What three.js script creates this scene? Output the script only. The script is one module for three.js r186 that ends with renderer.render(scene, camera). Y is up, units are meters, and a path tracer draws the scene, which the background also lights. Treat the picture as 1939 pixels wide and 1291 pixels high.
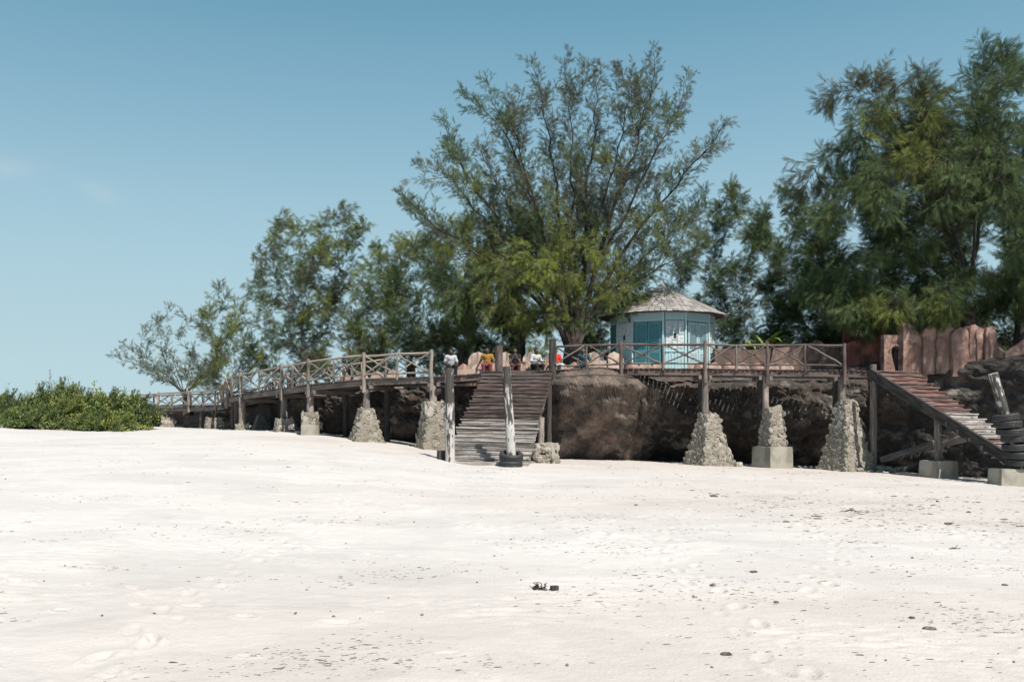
import * as THREE from 'three';
import { mergeGeometries } from 'three/addons/utils/BufferGeometryUtils.js';
import { ImprovedNoise } from 'three/addons/math/ImprovedNoise.js';
import { MarchingCubes } from 'three/addons/objects/MarchingCubes.js';

// ---------------------------------------------------------------- camera, sky, sun, exposure
const scene = new THREE.Scene();
const EYE = 2.0, F = 1750, HOR = 790, MID = 969.5;
const camera = new THREE.PerspectiveCamera(2 * Math.atan(790 / F) * 180 / Math.PI, 1939 / 1580, 0.1, 6000);
camera.position.set(0, EYE, 0);
camera.lookAt(0, EYE, -10);
camera.setViewOffset(1939, 1580, 0, 0, 1939, 1291);      // a shifted lens keeps the posts upright
const renderer = new THREE.WebGLRenderer({ antialias: true });
renderer.toneMapping = THREE.LinearToneMapping;
renderer.toneMappingExposure = 1.3;
renderer.shadowMap.enabled = true;

const SUN = new THREE.Vector3(0.3, 0.82, 0.48).normalize();
const sun = new THREE.DirectionalLight(new THREE.Color(1, 0.94, 0.85), 5.0);
sun.position.copy(SUN).multiplyScalar(120).add(new THREE.Vector3(0, 0, -35));
sun.target.position.set(0, 0, -35);
sun.castShadow = true;
sun.shadow.mapSize.set(4096, 4096);
Object.assign(sun.shadow.camera, { left: -70, right: 70, top: 70, bottom: -70, near: 1, far: 300 });
scene.add(sun, sun.target);

const NZ = new ImprovedNoise();
const noise = (x, y, z = 0) => NZ.noise(x, y, z);
const fbm = (x, y, z = 0, o = 4) => { let s = 0, a = 0.5, f = 1; for (let i = 0; i < o; i++) { s += a * noise(x * f + i * 7.3, y * f + i * 3.1, z * f); a *= 0.5; f *= 2.03; } return s; };
const lerp = (a, b, t) => a + (b - a) * t, clamp = (x, a = 0, b = 1) => Math.min(b, Math.max(a, x));
const smooth = (a, b, x) => { const t = clamp((x - a) / (b - a)); return t * t * (3 - 2 * t); };
const lin = (c) => Math.pow(c / 255, 2.2);
{
  const W = 1024, H = 512, data = new Float32Array(W * H * 4);
  const stops = [[-90, 178, 205, 212], [0, 192, 219, 226], [3, 188, 217, 226], [9.4, 173, 208, 223], [12.5, 162, 200, 218], [17.2, 141, 184, 207], [24, 112, 162, 189], [40, 84, 135, 168], [90, 66, 112, 150]];
  for (let r = 0; r < H; r++) {
    const up = ((r + 0.5) / H - 0.5) * 180;
    let k = 0; while (k < stops.length - 2 && up > stops[k + 1][0]) k++;
    const t = clamp((up - stops[k][0]) / (stops[k + 1][0] - stops[k][0]));
    const c = [1, 2, 3].map((i) => lerp(lin(stops[k][i]), lin(stops[k + 1][i]), t));
    for (let q = 0; q < W; q++) {
      const az = ((q + 0.5) / W - 0.5) * 360 + 90;       // degrees right of the view
      let w = 0;
      for (const [ca, ce, sa, se, tilt] of [[-24.1, 12.55, 1.0, 0.42, -0.3], [-28.4, 13.3, 1.2, 0.5, 0.1], [38, 16, 3, 0.8, 0.1], [-70, 14, 4, 0.9, 0]]) {
        const da = az - ca, de = up - ce - tilt * da;
        w += Math.exp(-(da * da) / (sa * sa) - (de * de) / (se * se)) * (0.65 + 1.1 * fbm(az * 1.3, up * 3.1, 4));
      }
      w = clamp(w) * 0.3;
      const o = (r * W + q) * 4;
      for (let i = 0; i < 3; i++) data[o + i] = lerp(c[i], [0.72, 0.76, 0.78][i], w) / 1.36;
      data[o + 3] = 1;
    }
  }
  const t = new THREE.DataTexture(data, W, H, THREE.RGBAFormat, THREE.FloatType);
  t.mapping = THREE.EquirectangularReflectionMapping; t.magFilter = THREE.LinearFilter; t.minFilter = THREE.LinearFilter; t.wrapS = THREE.RepeatWrapping; t.needsUpdate = true;
  scene.background = t; scene.environment = t;
}

// ---------------------------------------------------------------- helpers
const V = (x, y, z) => new THREE.Vector3(x, y, z);
const PX = (px, d) => (px - MID) * d / F, PY = (py, d) => EYE + (HOR - py) * d / F;
const at = (px, py, d) => V(PX(px, d), PY(py, d), -d);
function rng(seed) { let a = (seed * 2654435761) >>> 0; return () => { a = (a + 0x6D2B79F5) | 0; let t = Math.imul(a ^ (a >>> 15), 1 | a); t = (t + Math.imul(t ^ (t >>> 7), 61 | t)) ^ t; return ((t ^ (t >>> 14)) >>> 0) / 4294967296; }; }
const R = rng(11);
const used = new Map();
function numbered(n) { const k = used.get(n) ?? 0; used.set(n, k + 1); return k ? n + '_' + String(k).padStart(3, '0') : n; }
function mesh(name, geo, mat, parent, pos, quat, scl) {
  const m = new THREE.Mesh(geo, mat); m.name = parent ? name : numbered(name);
  if (pos) m.position.copy(pos); if (quat) m.quaternion.copy(quat); if (scl) m.scale.copy(scl);
  m.castShadow = m.receiveShadow = true; (parent ?? scene).add(m); return m;
}
function thing(name, label, category, pos, group) {
  const g = new THREE.Group(); g.name = numbered(name); scene.add(g); if (pos) g.position.copy(pos);
  g.userData = { label, category }; if (group) g.userData.group = group; return g;
}
const structure = (m) => { m.userData.kind = 'structure'; return m; };
const stuff = (m) => { m.userData.kind = 'stuff'; return m; };
function tag(m, label, category, group) { m.userData = { ...m.userData, label, category }; if (group) m.userData.group = group; return m; }
function interp(T, x, c = 1) { if (x <= T[0][0]) return T[0][c]; for (let i = 1; i < T.length; i++) if (x <= T[i][0]) { const t = (x - T[i - 1][0]) / (T[i][0] - T[i - 1][0]); return lerp(T[i - 1][c], T[i][c], t * t * (3 - 2 * t) * 0.5 + t * 0.5); } return T[T.length - 1][c]; }
function geoFrom(pos, idx, uv, col) {
  const g = new THREE.BufferGeometry(); g.setAttribute('position', new THREE.Float32BufferAttribute(pos, 3));
  if (idx) g.setIndex(idx); if (uv) g.setAttribute('uv', new THREE.Float32BufferAttribute(uv, 2)); if (col) g.setAttribute('color', new THREE.Float32BufferAttribute(col, 3));
  g.computeVertexNormals(); return g;
}
// a limb, pole or stick: rings along a list of points, with radii, slightly out of round
function tube(pts, rad, sides = 7, seed = 1, rough = 0.06, caps = true, v0 = 0) {
  const pos = [], uv = [], idx = [], n = pts.length, r = rng(seed), ph = r() * 50;
  let nx = V(1, 0, 0), len = v0; const t = V(), b = V(), nn = V();
  for (let i = 0; i < n; i++) {
    t.copy(pts[Math.min(i + 1, n - 1)]).sub(pts[Math.max(i - 1, 0)]).normalize();
    if (Math.abs(t.dot(nx)) > 0.9) nx = Math.abs(t.x) > 0.8 ? V(0, 0, 1) : V(1, 0, 0);
    nn.copy(nx).addScaledVector(t, -nx.dot(t)).normalize(); b.crossVectors(t, nn); nx = nn.clone();
    if (i) len += pts[i].distanceTo(pts[i - 1]);
    const rr = typeof rad === 'function' ? rad(i / (n - 1)) : rad[i];
    for (let s = 0; s <= sides; s++) {
      const a = (s % sides) / sides * Math.PI * 2, k = rr * (1 + rough * 2 * noise(Math.cos(a) * 1.3 + ph, Math.sin(a) * 1.3, len * 2.1 + ph));
      pos.push(pts[i].x + (nn.x * Math.cos(a) + b.x * Math.sin(a)) * k, pts[i].y + (nn.y * Math.cos(a) + b.y * Math.sin(a)) * k, pts[i].z + (nn.z * Math.cos(a) + b.z * Math.sin(a)) * k);
      uv.push(s / sides * Math.max(0.25, 6.28 * rr), len + ph);
    }
  }
  const w = sides + 1;
  for (let i = 0; i < n - 1; i++) for (let s = 0; s < sides; s++) { const a = i * w + s; idx.push(a, a + 1, a + w, a + 1, a + w + 1, a + w); }
  if (caps) for (const i of [0, n - 1]) { const c = pos.length / 3; pos.push(pts[i].x, pts[i].y, pts[i].z); uv.push(0.05, ph); const base = c + 1; for (let s = 0; s <= sides; s++) { const o = (i * w + s) * 3; pos.push(pos[o], pos[o + 1], pos[o + 2]); uv.push(0.05 + 0.03 * Math.cos(s), ph + 0.03 * Math.sin(s)); } for (let s = 0; s < sides; s++) i ? idx.push(c, base + s, base + s + 1) : idx.push(c, base + s + 1, base + s); }
  return geoFrom(pos, idx, uv);
}
function stickPts(a, b, bend, seed, n = 6) { const r = rng(seed), out = [], side = V(r() - 0.5, r() - 0.5, r() - 0.5).multiplyScalar(bend * 2), s2 = V(r() - 0.5, r() - 0.5, r() - 0.5).multiplyScalar(bend); for (let i = 0; i < n; i++) { const t = i / (n - 1); out.push(a.clone().lerp(b, t).addScaledVector(side, Math.sin(t * Math.PI)).addScaledVector(s2, Math.sin(t * 9.4))); } return out; }
const stick = (a, b, r0, r1, bend = 0.02, seed = 1, sides = 6, n = 6) => tube(stickPts(a, b, bend, seed, n), (t) => lerp(r0, r1, t), sides, seed, 0.08);
// a plank along x, uneven edges, uv in metres with the grain along v
function plankGeo(L, w, h, seed, seg = 5, wob = 0.006) {
  const g = new THREE.BoxGeometry(L, h, w, seg, 1, 1), p = g.attributes.position, u = g.attributes.uv, r = rng(seed), o = r() * 40;
  for (let i = 0; i < p.count; i++) {
    const x = p.getX(i), y = p.getY(i), z = p.getZ(i);
    const end = Math.abs(x) > L / 2 - 1e-4;
    p.setXYZ(i, x + (end ? wob * 3 * noise(o, z * 9, x > 0 ? 1 : 5) : 0), y + wob * noise(x * 1.7 + o, Math.sign(y) * 3.3, 2), z + wob * 1.6 * noise(x * 2.3, o + Math.sign(z) * 4.1, 6));
    const nx = Math.abs(g.attributes.normal.getX(i));
    if (nx > 0.5) u.setXY(i, z + o, y + o); else u.setXY(i, (Math.abs(g.attributes.normal.getY(i)) > 0.5 ? z : y + w) + o * 0.37, x + o);
  }
  g.computeVertexNormals();
  return g;
}
const quatX = (dir, up = V(0, 1, 0)) => { const x = dir.clone().normalize(), z = V().crossVectors(x, up).normalize(), y = V().crossVectors(z, x); return new THREE.Quaternion().setFromRotationMatrix(new THREE.Matrix4().makeBasis(x, y, z)); };
const quatY = (a) => new THREE.Quaternion().setFromAxisAngle(V(0, 1, 0), a);

// ---------------------------------------------------------------- procedural textures
function hash2(x, y, s) { let h = Math.imul(x, 374761393) ^ Math.imul(y, 668265263) ^ Math.imul(s, 2246822519); h = Math.imul(h ^ (h >>> 13), 1274126177); return ((h ^ (h >>> 16)) >>> 0) / 4294967296; }
function vn(x, y, px, py, s) { const ix = Math.floor(x), iy = Math.floor(y), fx = x - ix, fy = y - iy, a = fx * fx * (3 - 2 * fx), b = fy * fy * (3 - 2 * fy), m = (v, p) => ((v % p) + p) % p; return lerp(lerp(hash2(m(ix, px), m(iy, py), s), hash2(m(ix + 1, px), m(iy, py), s), a), lerp(hash2(m(ix, px), m(iy + 1, py), s), hash2(m(ix + 1, px), m(iy + 1, py), s), a), b); }
function tn(u, v, fx, fy, s, o = 4) { let t = 0, a = 0.5, n = 0; for (let i = 0; i < o; i++) { t += a * vn(u * fx, v * fy, fx, fy, s + i); n += a; a *= 0.5; fx *= 2; fy *= 2; } return t / n; }
function tex(w, h, mx, my, fn, srgb = true) {
  const d = new Uint8Array(w * h * 4);
  for (let j = 0; j < h; j++) for (let i = 0; i < w; i++) { const c = fn((i + 0.5) / w, (j + 0.5) / h), o = (j * w + i) * 4; for (let k = 0; k < 3; k++) { const v = typeof c === 'number' ? c : c[k]; d[o + k] = 255 * clamp(srgb ? Math.pow(clamp(v), 1 / 2.2) : v); } d[o + 3] = 255; }
  const t = new THREE.DataTexture(d, w, h); t.wrapS = t.wrapT = THREE.RepeatWrapping; t.magFilter = THREE.LinearFilter; t.minFilter = THREE.LinearMipmapLinearFilter; t.generateMipmaps = true; t.repeat.set(1 / mx, 1 / my);
  if (srgb) t.colorSpace = THREE.SRGBColorSpace; t.needsUpdate = true; return t;
}
const mix3 = (a, b, t) => [lerp(a[0], b[0], t), lerp(a[1], b[1], t), lerp(a[2], b[2], t)];
const std = (o) => new THREE.MeshStandardMaterial({ roughness: 0.92, metalness: 0, ...o });
// weathered wood: grain along v, light and dark fibres, patches of a second tone
function woodTex(a, b, patch, amount, s) {
  return tex(256, 512, 0.5, 2, (u, v) => { const g = tn(u, v, 32, 6, s, 3), f = tn(u, v, 64, 12, s + 9, 2), p = smooth(0.5 - amount * 0.5, 0.62, tn(u, v, 8, 5, s + 20, 4) * 0.6 + g * 0.4); let c = mix3(a, b, clamp(g * 1.6 - 0.3)); c = mix3(c, patch, p * clamp(amount * 1.6)); const crack = smooth(0.74, 0.8, f); return c.map((x) => x * (1 - 0.65 * crack)); });
}
const woodBump = tex(256, 512, 0.5, 2, (u, v) => tn(u, v, 40, 7, 3, 3), false);
const wood = (a, b, patch, amount, s, o = {}) => std({ map: woodTex(a, b, patch, amount, s), bumpMap: woodBump, bumpScale: 0.008, ...o });
const M = {
  bleached: wood([0.2, 0.165, 0.14], [0.5, 0.44, 0.38], [0.13, 0.09, 0.075], 0.35, 1),
  bleached2: wood([0.25, 0.2, 0.17], [0.42, 0.35, 0.29], [0.17, 0.12, 0.1], 0.3, 4),
  greyWood: wood([0.12, 0.1, 0.09], [0.34, 0.3, 0.27], [0.07, 0.05, 0.045], 0.4, 2),
  darkWood: wood([0.035, 0.022, 0.02], [0.11, 0.07, 0.063], [0.26, 0.22, 0.2], 0.2, 3),
  redWood: wood([0.042, 0.028, 0.026], [0.1, 0.068, 0.061], [0.27, 0.225, 0.205], 0.3, 5),
  redWood2: wood([0.045, 0.024, 0.022], [0.1, 0.055, 0.048], [0.22, 0.17, 0.15], 0.3, 25),
  redPaint: wood([0.12, 0.05, 0.045], [0.2, 0.09, 0.08], [0.36, 0.27, 0.24], 0.3, 8),
  whiteWood: wood([0.36, 0.325, 0.3], [0.66, 0.62, 0.58], [0.12, 0.095, 0.085], 0.26, 6),
  whiteWood2: wood([0.34, 0.3, 0.28], [0.64, 0.6, 0.57], [0.1, 0.08, 0.075], 0.36, 7),
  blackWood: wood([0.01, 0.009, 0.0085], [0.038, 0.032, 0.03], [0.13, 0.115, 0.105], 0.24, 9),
};
const barkTex = tex(256, 512, 0.8, 2.4, (u, v) => { const g = tn(u, v, 20, 6, 31, 4), p = tn(u, v, 5, 4, 37, 3); return mix3([0.028, 0.022, 0.02], [0.14, 0.112, 0.097], clamp(g * 1.5 - 0.3) * (0.6 + 0.6 * p)); });
const barkBump = tex(256, 512, 0.8, 2.4, (u, v) => tn(u, v, 20, 6, 31, 4), false);
M.bark = std({ map: barkTex, bumpMap: barkBump, bumpScale: 0.03 });
const rockBump = tex(512, 512, 2.5, 2.5, (u, v) => { const a = tn(u, v, 6, 6, 51, 5), b = tn(u, v, 24, 24, 57, 3); return clamp(0.6 * Math.abs(a * 2 - 1) + 0.5 * b); }, false);
const speck = tex(512, 512, 1.6, 1.6, (u, v) => { const a = tn(u, v, 10, 10, 61, 5), b = tn(u, v, 40, 40, 67, 2); return 0.5 + 0.5 * smooth(0.3, 0.68, a * 0.55 + b * 0.45); });
M.roots = std({ color: new THREE.Color().setRGB(0.2, 0.15, 0.125) });
M.rock = std({ vertexColors: true, map: speck, bumpMap: rockBump, bumpScale: 0.07, roughness: 1 });
M.stone = [0, 1, 2, 3].map((i) => std({ map: tex(256, 256, 0.5, 0.5, (u, v) => mix3([[0.17, 0.15, 0.125], [0.22, 0.19, 0.16], [0.14, 0.128, 0.1], [0.24, 0.22, 0.19]][i], [[0.38, 0.34, 0.29], [0.45, 0.4, 0.345], [0.33, 0.3, 0.24], [0.48, 0.445, 0.395]][i], tn(u, v, 5, 5, 70 + i, 5))), bumpMap: rockBump, bumpScale: 0.03, roughness: 1 }));
M.mortar = std({ map: tex(256, 256, 1, 1, (u, v) => mix3([0.12, 0.105, 0.088], [0.36, 0.325, 0.275], tn(u, v, 9, 9, 81, 5))), bumpMap: rockBump, bumpScale: 0.05, roughness: 1 });
M.concrete = std({ map: tex(512, 512, 3.1, 2.7, (u, v) => { const a = tn(u, v, 4, 3, 91, 5), d = smooth(0.55, 0.7, tn(u, v, 9, 5, 97, 4)); return mix3(mix3([0.2, 0.185, 0.15], [0.4, 0.375, 0.32], a), [0.13, 0.12, 0.085], d * 0.45); }), bumpMap: rockBump, bumpScale: 0.02, roughness: 1 });
const plasterTex = (a, b, stain, s) => tex(512, 512, 2.2, 2.2, (u, v) => { const n = tn(u, v, 4, 3, s, 6), drip = smooth(0.5, 0.72, tn(u, v, 9, 3, s + 11, 5)), spot = smooth(0.5, 0.66, tn(u, v, 5, 5, s + 23, 6)), worn = smooth(0.55, 0.68, tn(u, v, 7, 4, s + 41, 6)); return mix3(mix3(mix3(a, b, clamp(n * 1.9 - 0.45)), b.map((x) => x * 1.25), worn * 0.7), stain, clamp(drip * 0.5 + spot * 0.4)); });
M.pink = std({ map: plasterTex([0.19, 0.105, 0.085], [0.4, 0.255, 0.21], [0.075, 0.052, 0.045], 101), bumpMap: rockBump, bumpScale: 0.05 });
M.cream = std({ map: plasterTex([0.38, 0.27, 0.215], [0.56, 0.44, 0.37], [0.2, 0.135, 0.11], 131), bumpMap: rockBump, bumpScale: 0.015 });
M.brown = std({ map: plasterTex([0.1, 0.066, 0.055], [0.24, 0.165, 0.138], [0.045, 0.032, 0.028], 141), bumpMap: rockBump, bumpScale: 0.03 });  // pink plaster darkened to brown: tree shade put into the colour, plus stains
M.redPlaster = std({ map: plasterTex([0.2, 0.065, 0.045], [0.3, 0.115, 0.085], [0.08, 0.035, 0.03], 151), bumpMap: rockBump, bumpScale: 0.02 });
M.rubber = std({ map: tex(128, 128, 0.4, 0.4, (u, v) => 0.016 + 0.03 * tn(u, v, 8, 8, 161, 4)), roughness: 0.62 });
M.boardBlue = std({ map: tex(256, 256, 0.6, 1.2, (u, v) => { const g = tn(u, v, 24, 5, 171, 3), c = smooth(0.68, 0.78, tn(u, v, 30, 9, 175, 3)); return mix3(mix3([0.27, 0.46, 0.5], [0.45, 0.63, 0.67], g), [0.36, 0.35, 0.32], c); }), roughness: 0.8 });
M.doorBlue = std({ map: tex(256, 256, 0.6, 1.2, (u, v) => mix3([0.055, 0.2, 0.245], [0.12, 0.32, 0.37], tn(u, v, 20, 4, 181, 4))), roughness: 0.75 });
M.frameBlue = std({ map: tex(256, 256, 0.4, 1, (u, v) => mix3([0.34, 0.5, 0.53], [0.56, 0.7, 0.73], tn(u, v, 14, 5, 185, 4))), roughness: 0.8 });
M.paper = std({ map: tex(128, 128, 0.5, 0.5, (u, v) => mix3([0.42, 0.46, 0.47], [0.64, 0.66, 0.66], smooth(0.35, 0.6, tn(u, v, 6, 8, 191, 4)))), roughness: 0.7 });
M.paperDark = std({ color: new THREE.Color().setRGB(0.03, 0.035, 0.04), roughness: 0.8 });
M.shingle = [0, 1, 2].map((i) => std({ map: tex(128, 256, 0.4, 0.8, (u, v) => mix3([[0.18, 0.16, 0.152], [0.14, 0.125, 0.12], [0.22, 0.2, 0.19]][i], [[0.42, 0.385, 0.37], [0.35, 0.32, 0.31], [0.48, 0.445, 0.43]][i], tn(u, v, 18, 4, 201 + i, 4))), roughness: 0.95 }));
const leafMat = std({ vertexColors: true, roughness: 0.75, side: THREE.DoubleSide });
// ---------------------------------------------------------------- the beach: one sheet of sand, and the sea
const CONTACT = [[-60, 46, 1.5], [-24.9, 46, 1.58], [-18.9, 48, 1.4], [-12.6, 43, 1.4], [-9.9, 40, 1.38], [-8.2, 37.5, 1.27], [-5.7, 36.5, 1.06], [-3.2, 35.4, 0.76], [-1.3, 33, 0.42], [1.9, 36.5, 0.37], [7.4, 35, 0.17], [9.9, 35, 0.1], [12.6, 34.5, 0.02], [15.7, 33, -0.15], [17.1, 31, -0.28], [40, 31, -0.6]];
function sandBase(x, z) {
  const d = -z, dc = interp(CONTACT, x, 1), hc = interp(CONTACT, x, 2), h0 = 0.34 - 0.012 * clamp(x, -20, 20);
  if (d < 4) return h0 - 0.035 * (4 - d) * smooth(4, -20, d);
  if (d < dc) { const t = (d - 4) / (dc - 4); return lerp(h0, hc, Math.pow(t, 1.25)); }
  return hc - 0.012 * (d - dc) - 0.06 * Math.max(0, d - 92);
}
// trodden hollows: one possible footprint in each 0.5 m cell, denser in some bands
function prints(x, z) {
  let h = 0; const cs = 0.42, ix = Math.floor(x / cs), iz = Math.floor(z / cs);
  for (let a = -1; a <= 1; a++) for (let b = -1; b <= 1; b++) {
    const cx = ix + a, cz = iz + b, k = hash2(cx, cz, 5);
    const dens = 0.2 + 1.3 * fbm(cx * 0.11, cz * 0.13, 3, 2);
    if (k > dens) continue;
    const px = (cx + hash2(cx, cz, 6)) * cs, pz = (cz + hash2(cx, cz, 7)) * cs, an = (hash2(cx, cz, 8) - 0.5) * 1.4 + 0.2, L = 0.06 + 0.09 * hash2(cx, cz, 9), w = L * (0.35 + 0.25 * hash2(cx, cz, 10));
    const dx = x - px, dz = z - pz, u = (dx * Math.cos(an) + dz * Math.sin(an)) / L, v = (-dx * Math.sin(an) + dz * Math.cos(an)) / w, r2 = u * u + v * v;
    if (r2 > 7) continue;
    h += (0.018 + 0.04 * hash2(cx, cz, 12)) * (-Math.exp(-r2 * 1.4) + 0.55 * Math.exp(-5 * (Math.sqrt(r2) - 1.25) ** 2));
  }
  return h;
}
// trails of footprints crossing the beach
const TREAD = new Map();
{
  const r = rng(55), trails = [[-6, -7, -9, -30], [-2.5, -5.5, -3.2, -29], [1.5, -5, 4.5, -31], [6, -9, 9.5, -33], [-4, -13, 14, -19], [10, -15, 2, -30], [-1, -28, 13, -30], [-7, -32, -16, -42], [3, -9, 8, -24]];
  for (const [x0, z0, x1, z1] of trails) { const L = Math.hypot(x1 - x0, z1 - z0), n = Math.floor(L / 0.36), w = r() * 9; for (let i = 0; i < n; i++) { const t = i / n, ux = (x1 - x0) / L, uz = (z1 - z0) / L, wob = 0.7 * noise(t * 5, w, 2), s = (i % 2 ? 1 : -1) * 0.11 + (r() - 0.5) * 0.08, x = lerp(x0, x1, t) - uz * (wob + s), z = lerp(z0, z1, t) + ux * (wob + s), k = Math.floor(x) + ',' + Math.floor(z); if (!TREAD.has(k)) TREAD.set(k, []); TREAD.get(k).push([x, z, Math.atan2(uz, ux) + (r() - 0.5) * 0.5, 0.007 + 0.013 * r(), 0.8 + 0.4 * r()]); } }
}
function treads(x, z) {
  let h = 0; const ix = Math.floor(x), iz = Math.floor(z);
  for (let a = -1; a <= 1; a++) for (let b = -1; b <= 1; b++) { const l = TREAD.get((ix + a) + ',' + (iz + b)); if (l) for (const [px, pz, an, dp, s] of l) { const dx = x - px, dz = z - pz, u = (dx * Math.cos(an) + dz * Math.sin(an)) / (0.14 * s), v = (-dx * Math.sin(an) + dz * Math.cos(an)) / (0.06 * s), q = Math.sqrt(u * u + v * v); if (q < 3) h += dp * (-(1 - smooth(0.55, 1.15, q)) + 0.5 * Math.exp(-8 * (q - 1.4) ** 2)); } }
  return h;
}
function sandH(x, z) {
  const d = -z; let h = sandBase(x, z);
  h += 0.07 * fbm(x * 0.16, z * 0.16, 1, 3) + 0.035 * fbm(x * 0.7, z * 0.9, 2, 3);
  if (d > 1 && d < 60) { const rough = smooth(-0.15, 0.25, fbm(x * 0.13 + 4, z * 0.17, 8, 3)); const rp = fbm(x * 0.3 + 7, z * 0.4, 33, 3); h += 0.02 * smooth(0.02, 0.22, rp) * (0.5 - Math.abs(fbm(x * 1.7 + z * 0.5, z * 5.5, 37, 3)) * 4); h += (0.25 + 0.75 * rough) * (prints(x, z) + 0.018 * fbm(x * 2.6, z * 4.2, 5, 3)) + treads(x, z); }
  return h;
}
{
  const rows = [], cols = [];
  for (let z = 60; z > 2; z -= 4) rows.push(z);
  for (let d = -1.5; d < 4; d += 0.4) rows.push(-d);
  for (let d = 4.0; d < 64; d *= 1.0036) rows.push(-d);
  for (let d = 66; d < 150; d *= 1.05) rows.push(-d);
  const NC = 640; for (let i = 0; i <= NC; i++) { const u = i / NC * 2 - 1; cols.push(u); }
  const pos = [], uv = [], col = [], idx = [];
  for (const z of rows) for (const u of cols) {
    const d = Math.max(4, -z), w = 0.6 * d + 1.5, a = Math.abs(u), x = a < 0.93 ? u / 0.93 * w : Math.sign(u) * (w + (a - 0.93) / 0.07 * (130 - w) * ((a - 0.93) / 0.07));
    pos.push(x, sandH(x, z), z); uv.push(x, z);
    const damp = smooth(0.02, 0.1, fbm(x * 0.22 + 9, z * 0.3, 12, 4)) * 0.5 + 0.5 * smooth(0.06, 0.09, fbm(x * 0.5, z * 0.75 + 3, 15, 4));
    const warm = smooth(-0.3, 0.35, fbm(x * 0.08, z * 0.1, 21, 3) + 0.03 * x), g = 0.97 + 0.09 * fbm(x * 5, z * 7, 2, 3);
    const c = mix3([0.57, 0.533, 0.512], [0.522, 0.472, 0.44], warm).map((v) => v * g * (1 - 0.11 * damp));
    col.push(...c);
  }
  const n = cols.length;
  for (let j = 0; j < rows.length - 1; j++) for (let i = 0; i < n - 1; i++) { const a = j * n + i; idx.push(a, a + 1, a + n, a + 1, a + n + 1, a + n); }
  const grit = tex(512, 512, 1.3, 1.3, (u, v) => { const a = tn(u, v, 64, 64, 301, 3), b = tn(u, v, 9, 13, 307, 4), s = smooth(0.82, 0.9, vn(u * 90, v * 90, 90, 90, 311)); return (0.975 + 0.025 * b - 0.02 * Math.abs(a - 0.5) * 2) * (1 - 0.1 * s); });
  const gritB = tex(512, 512, 1.3, 1.3, (u, v) => 0.5 * tn(u, v, 12, 20, 321, 4) + 0.5 * tn(u, v, 60, 60, 325, 3), false);
  structure(mesh('sand_beach', geoFrom(pos, idx, uv, col), std({ vertexColors: true, map: grit, bumpMap: gritB, bumpScale: 0.01, roughness: 1 })));
}
structure(mesh('sea', new THREE.CircleGeometry(4500, 96), new THREE.MeshPhysicalMaterial({ color: new THREE.Color().setRGB(0.09, 0.25, 0.3), roughness: 0.14, bumpMap: tex(256, 256, 0.0012, 0.0012, (u, v) => tn(u, v, 8, 8, 331, 4), false), bumpScale: 0.05 }), null, V(0, -2.6, 0), new THREE.Quaternion().setFromAxisAngle(V(1, 0, 0), -Math.PI / 2)));

// ---------------------------------------------------------------- the island: an undercut coral cliff and the ground on top of it
const LIP = [[-48, 92], [-30, 72], [-19, 62], [-15, 53], [-12, 45.5], [-9, 42], [-6, 40.4], [-3, 39.3], [-1.6, 38.4], [0.2, 37.2], [1.3, 35.7], [1.9, 34.7], [3.4, 34.4], [4.6, 34.9], [5.4, 36.1], [6.2, 36.95], [8, 37.1], [12, 37.05], [13.4, 37.1], [14.6, 37.7], [16, 37.2], [18, 35.8], [20, 33.8], [26, 31], [60, 30]];
const TOP = [[-48, 2.3], [-30, 2.4], [-19, 2.45], [-14, 2.7], [-9, 3.0], [-5, 3.25], [-2, 3.4], [1, 3.45], [3.2, 3.55], [4.6, 3.5], [6, 3.42], [9, 3.46], [13, 3.46], [15, 3.9], [18, 4.1], [30, 4.4]];
const CUT = [[-30, 0.5], [-14, 0.8], [-9, 1.6], [-2, 2.0], [1.2, 1.2], [3.4, 2.9], [5.5, 2.6], [9, 2.5], [13, 2.3], [16, 0.4], [19, 0.3]];
const islandY = (x, z) => { const d = -z, l = interp(LIP, x, 1), top = interp(TOP, x, 1); return top + 0.38 * smooth(0.1, x > 5.5 && x < 14 ? 1.9 : 1.2, d - l) + 0.12 * fbm(x * 0.4, z * 0.4, 3, 3) * smooth(0.5, 2, d - l); };
function cliffAt(x, u) {
  const lip = interp(LIP, x, 1), top = interp(TOP, x, 1), cut = interp(CUT, x, 1), bottom = sandBase(x, -lip) - 0.5;
  let y = lerp(bottom, top, u), d = lip + cut * (1 - Math.pow(smooth(0.08, x > 5 && x < 14.5 ? 0.78 : 0.97, u), 0.8)) - cut * 0.15 * (1 - u) + (u > 0.93 ? (u - 0.93) * 5 : 0);
  const calm = 1 - 0.65 * smooth(0.8, 2, x) * (1 - smooth(4.8, 5.8, x)); d += -0.75 * fbm(x * 0.55, y * 0.8, 3, 3) - calm * (0.3 * fbm(x * 2.1, y * 2.6, 9, 3) - 0.3 * Math.abs(fbm(x * 4.6, y * 5.2, 13, 4)));
  return [y + 0.25 * fbm(x * 1.9, u * 9, 17, 3) * smooth(0.6, 1, u), d];
}
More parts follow.
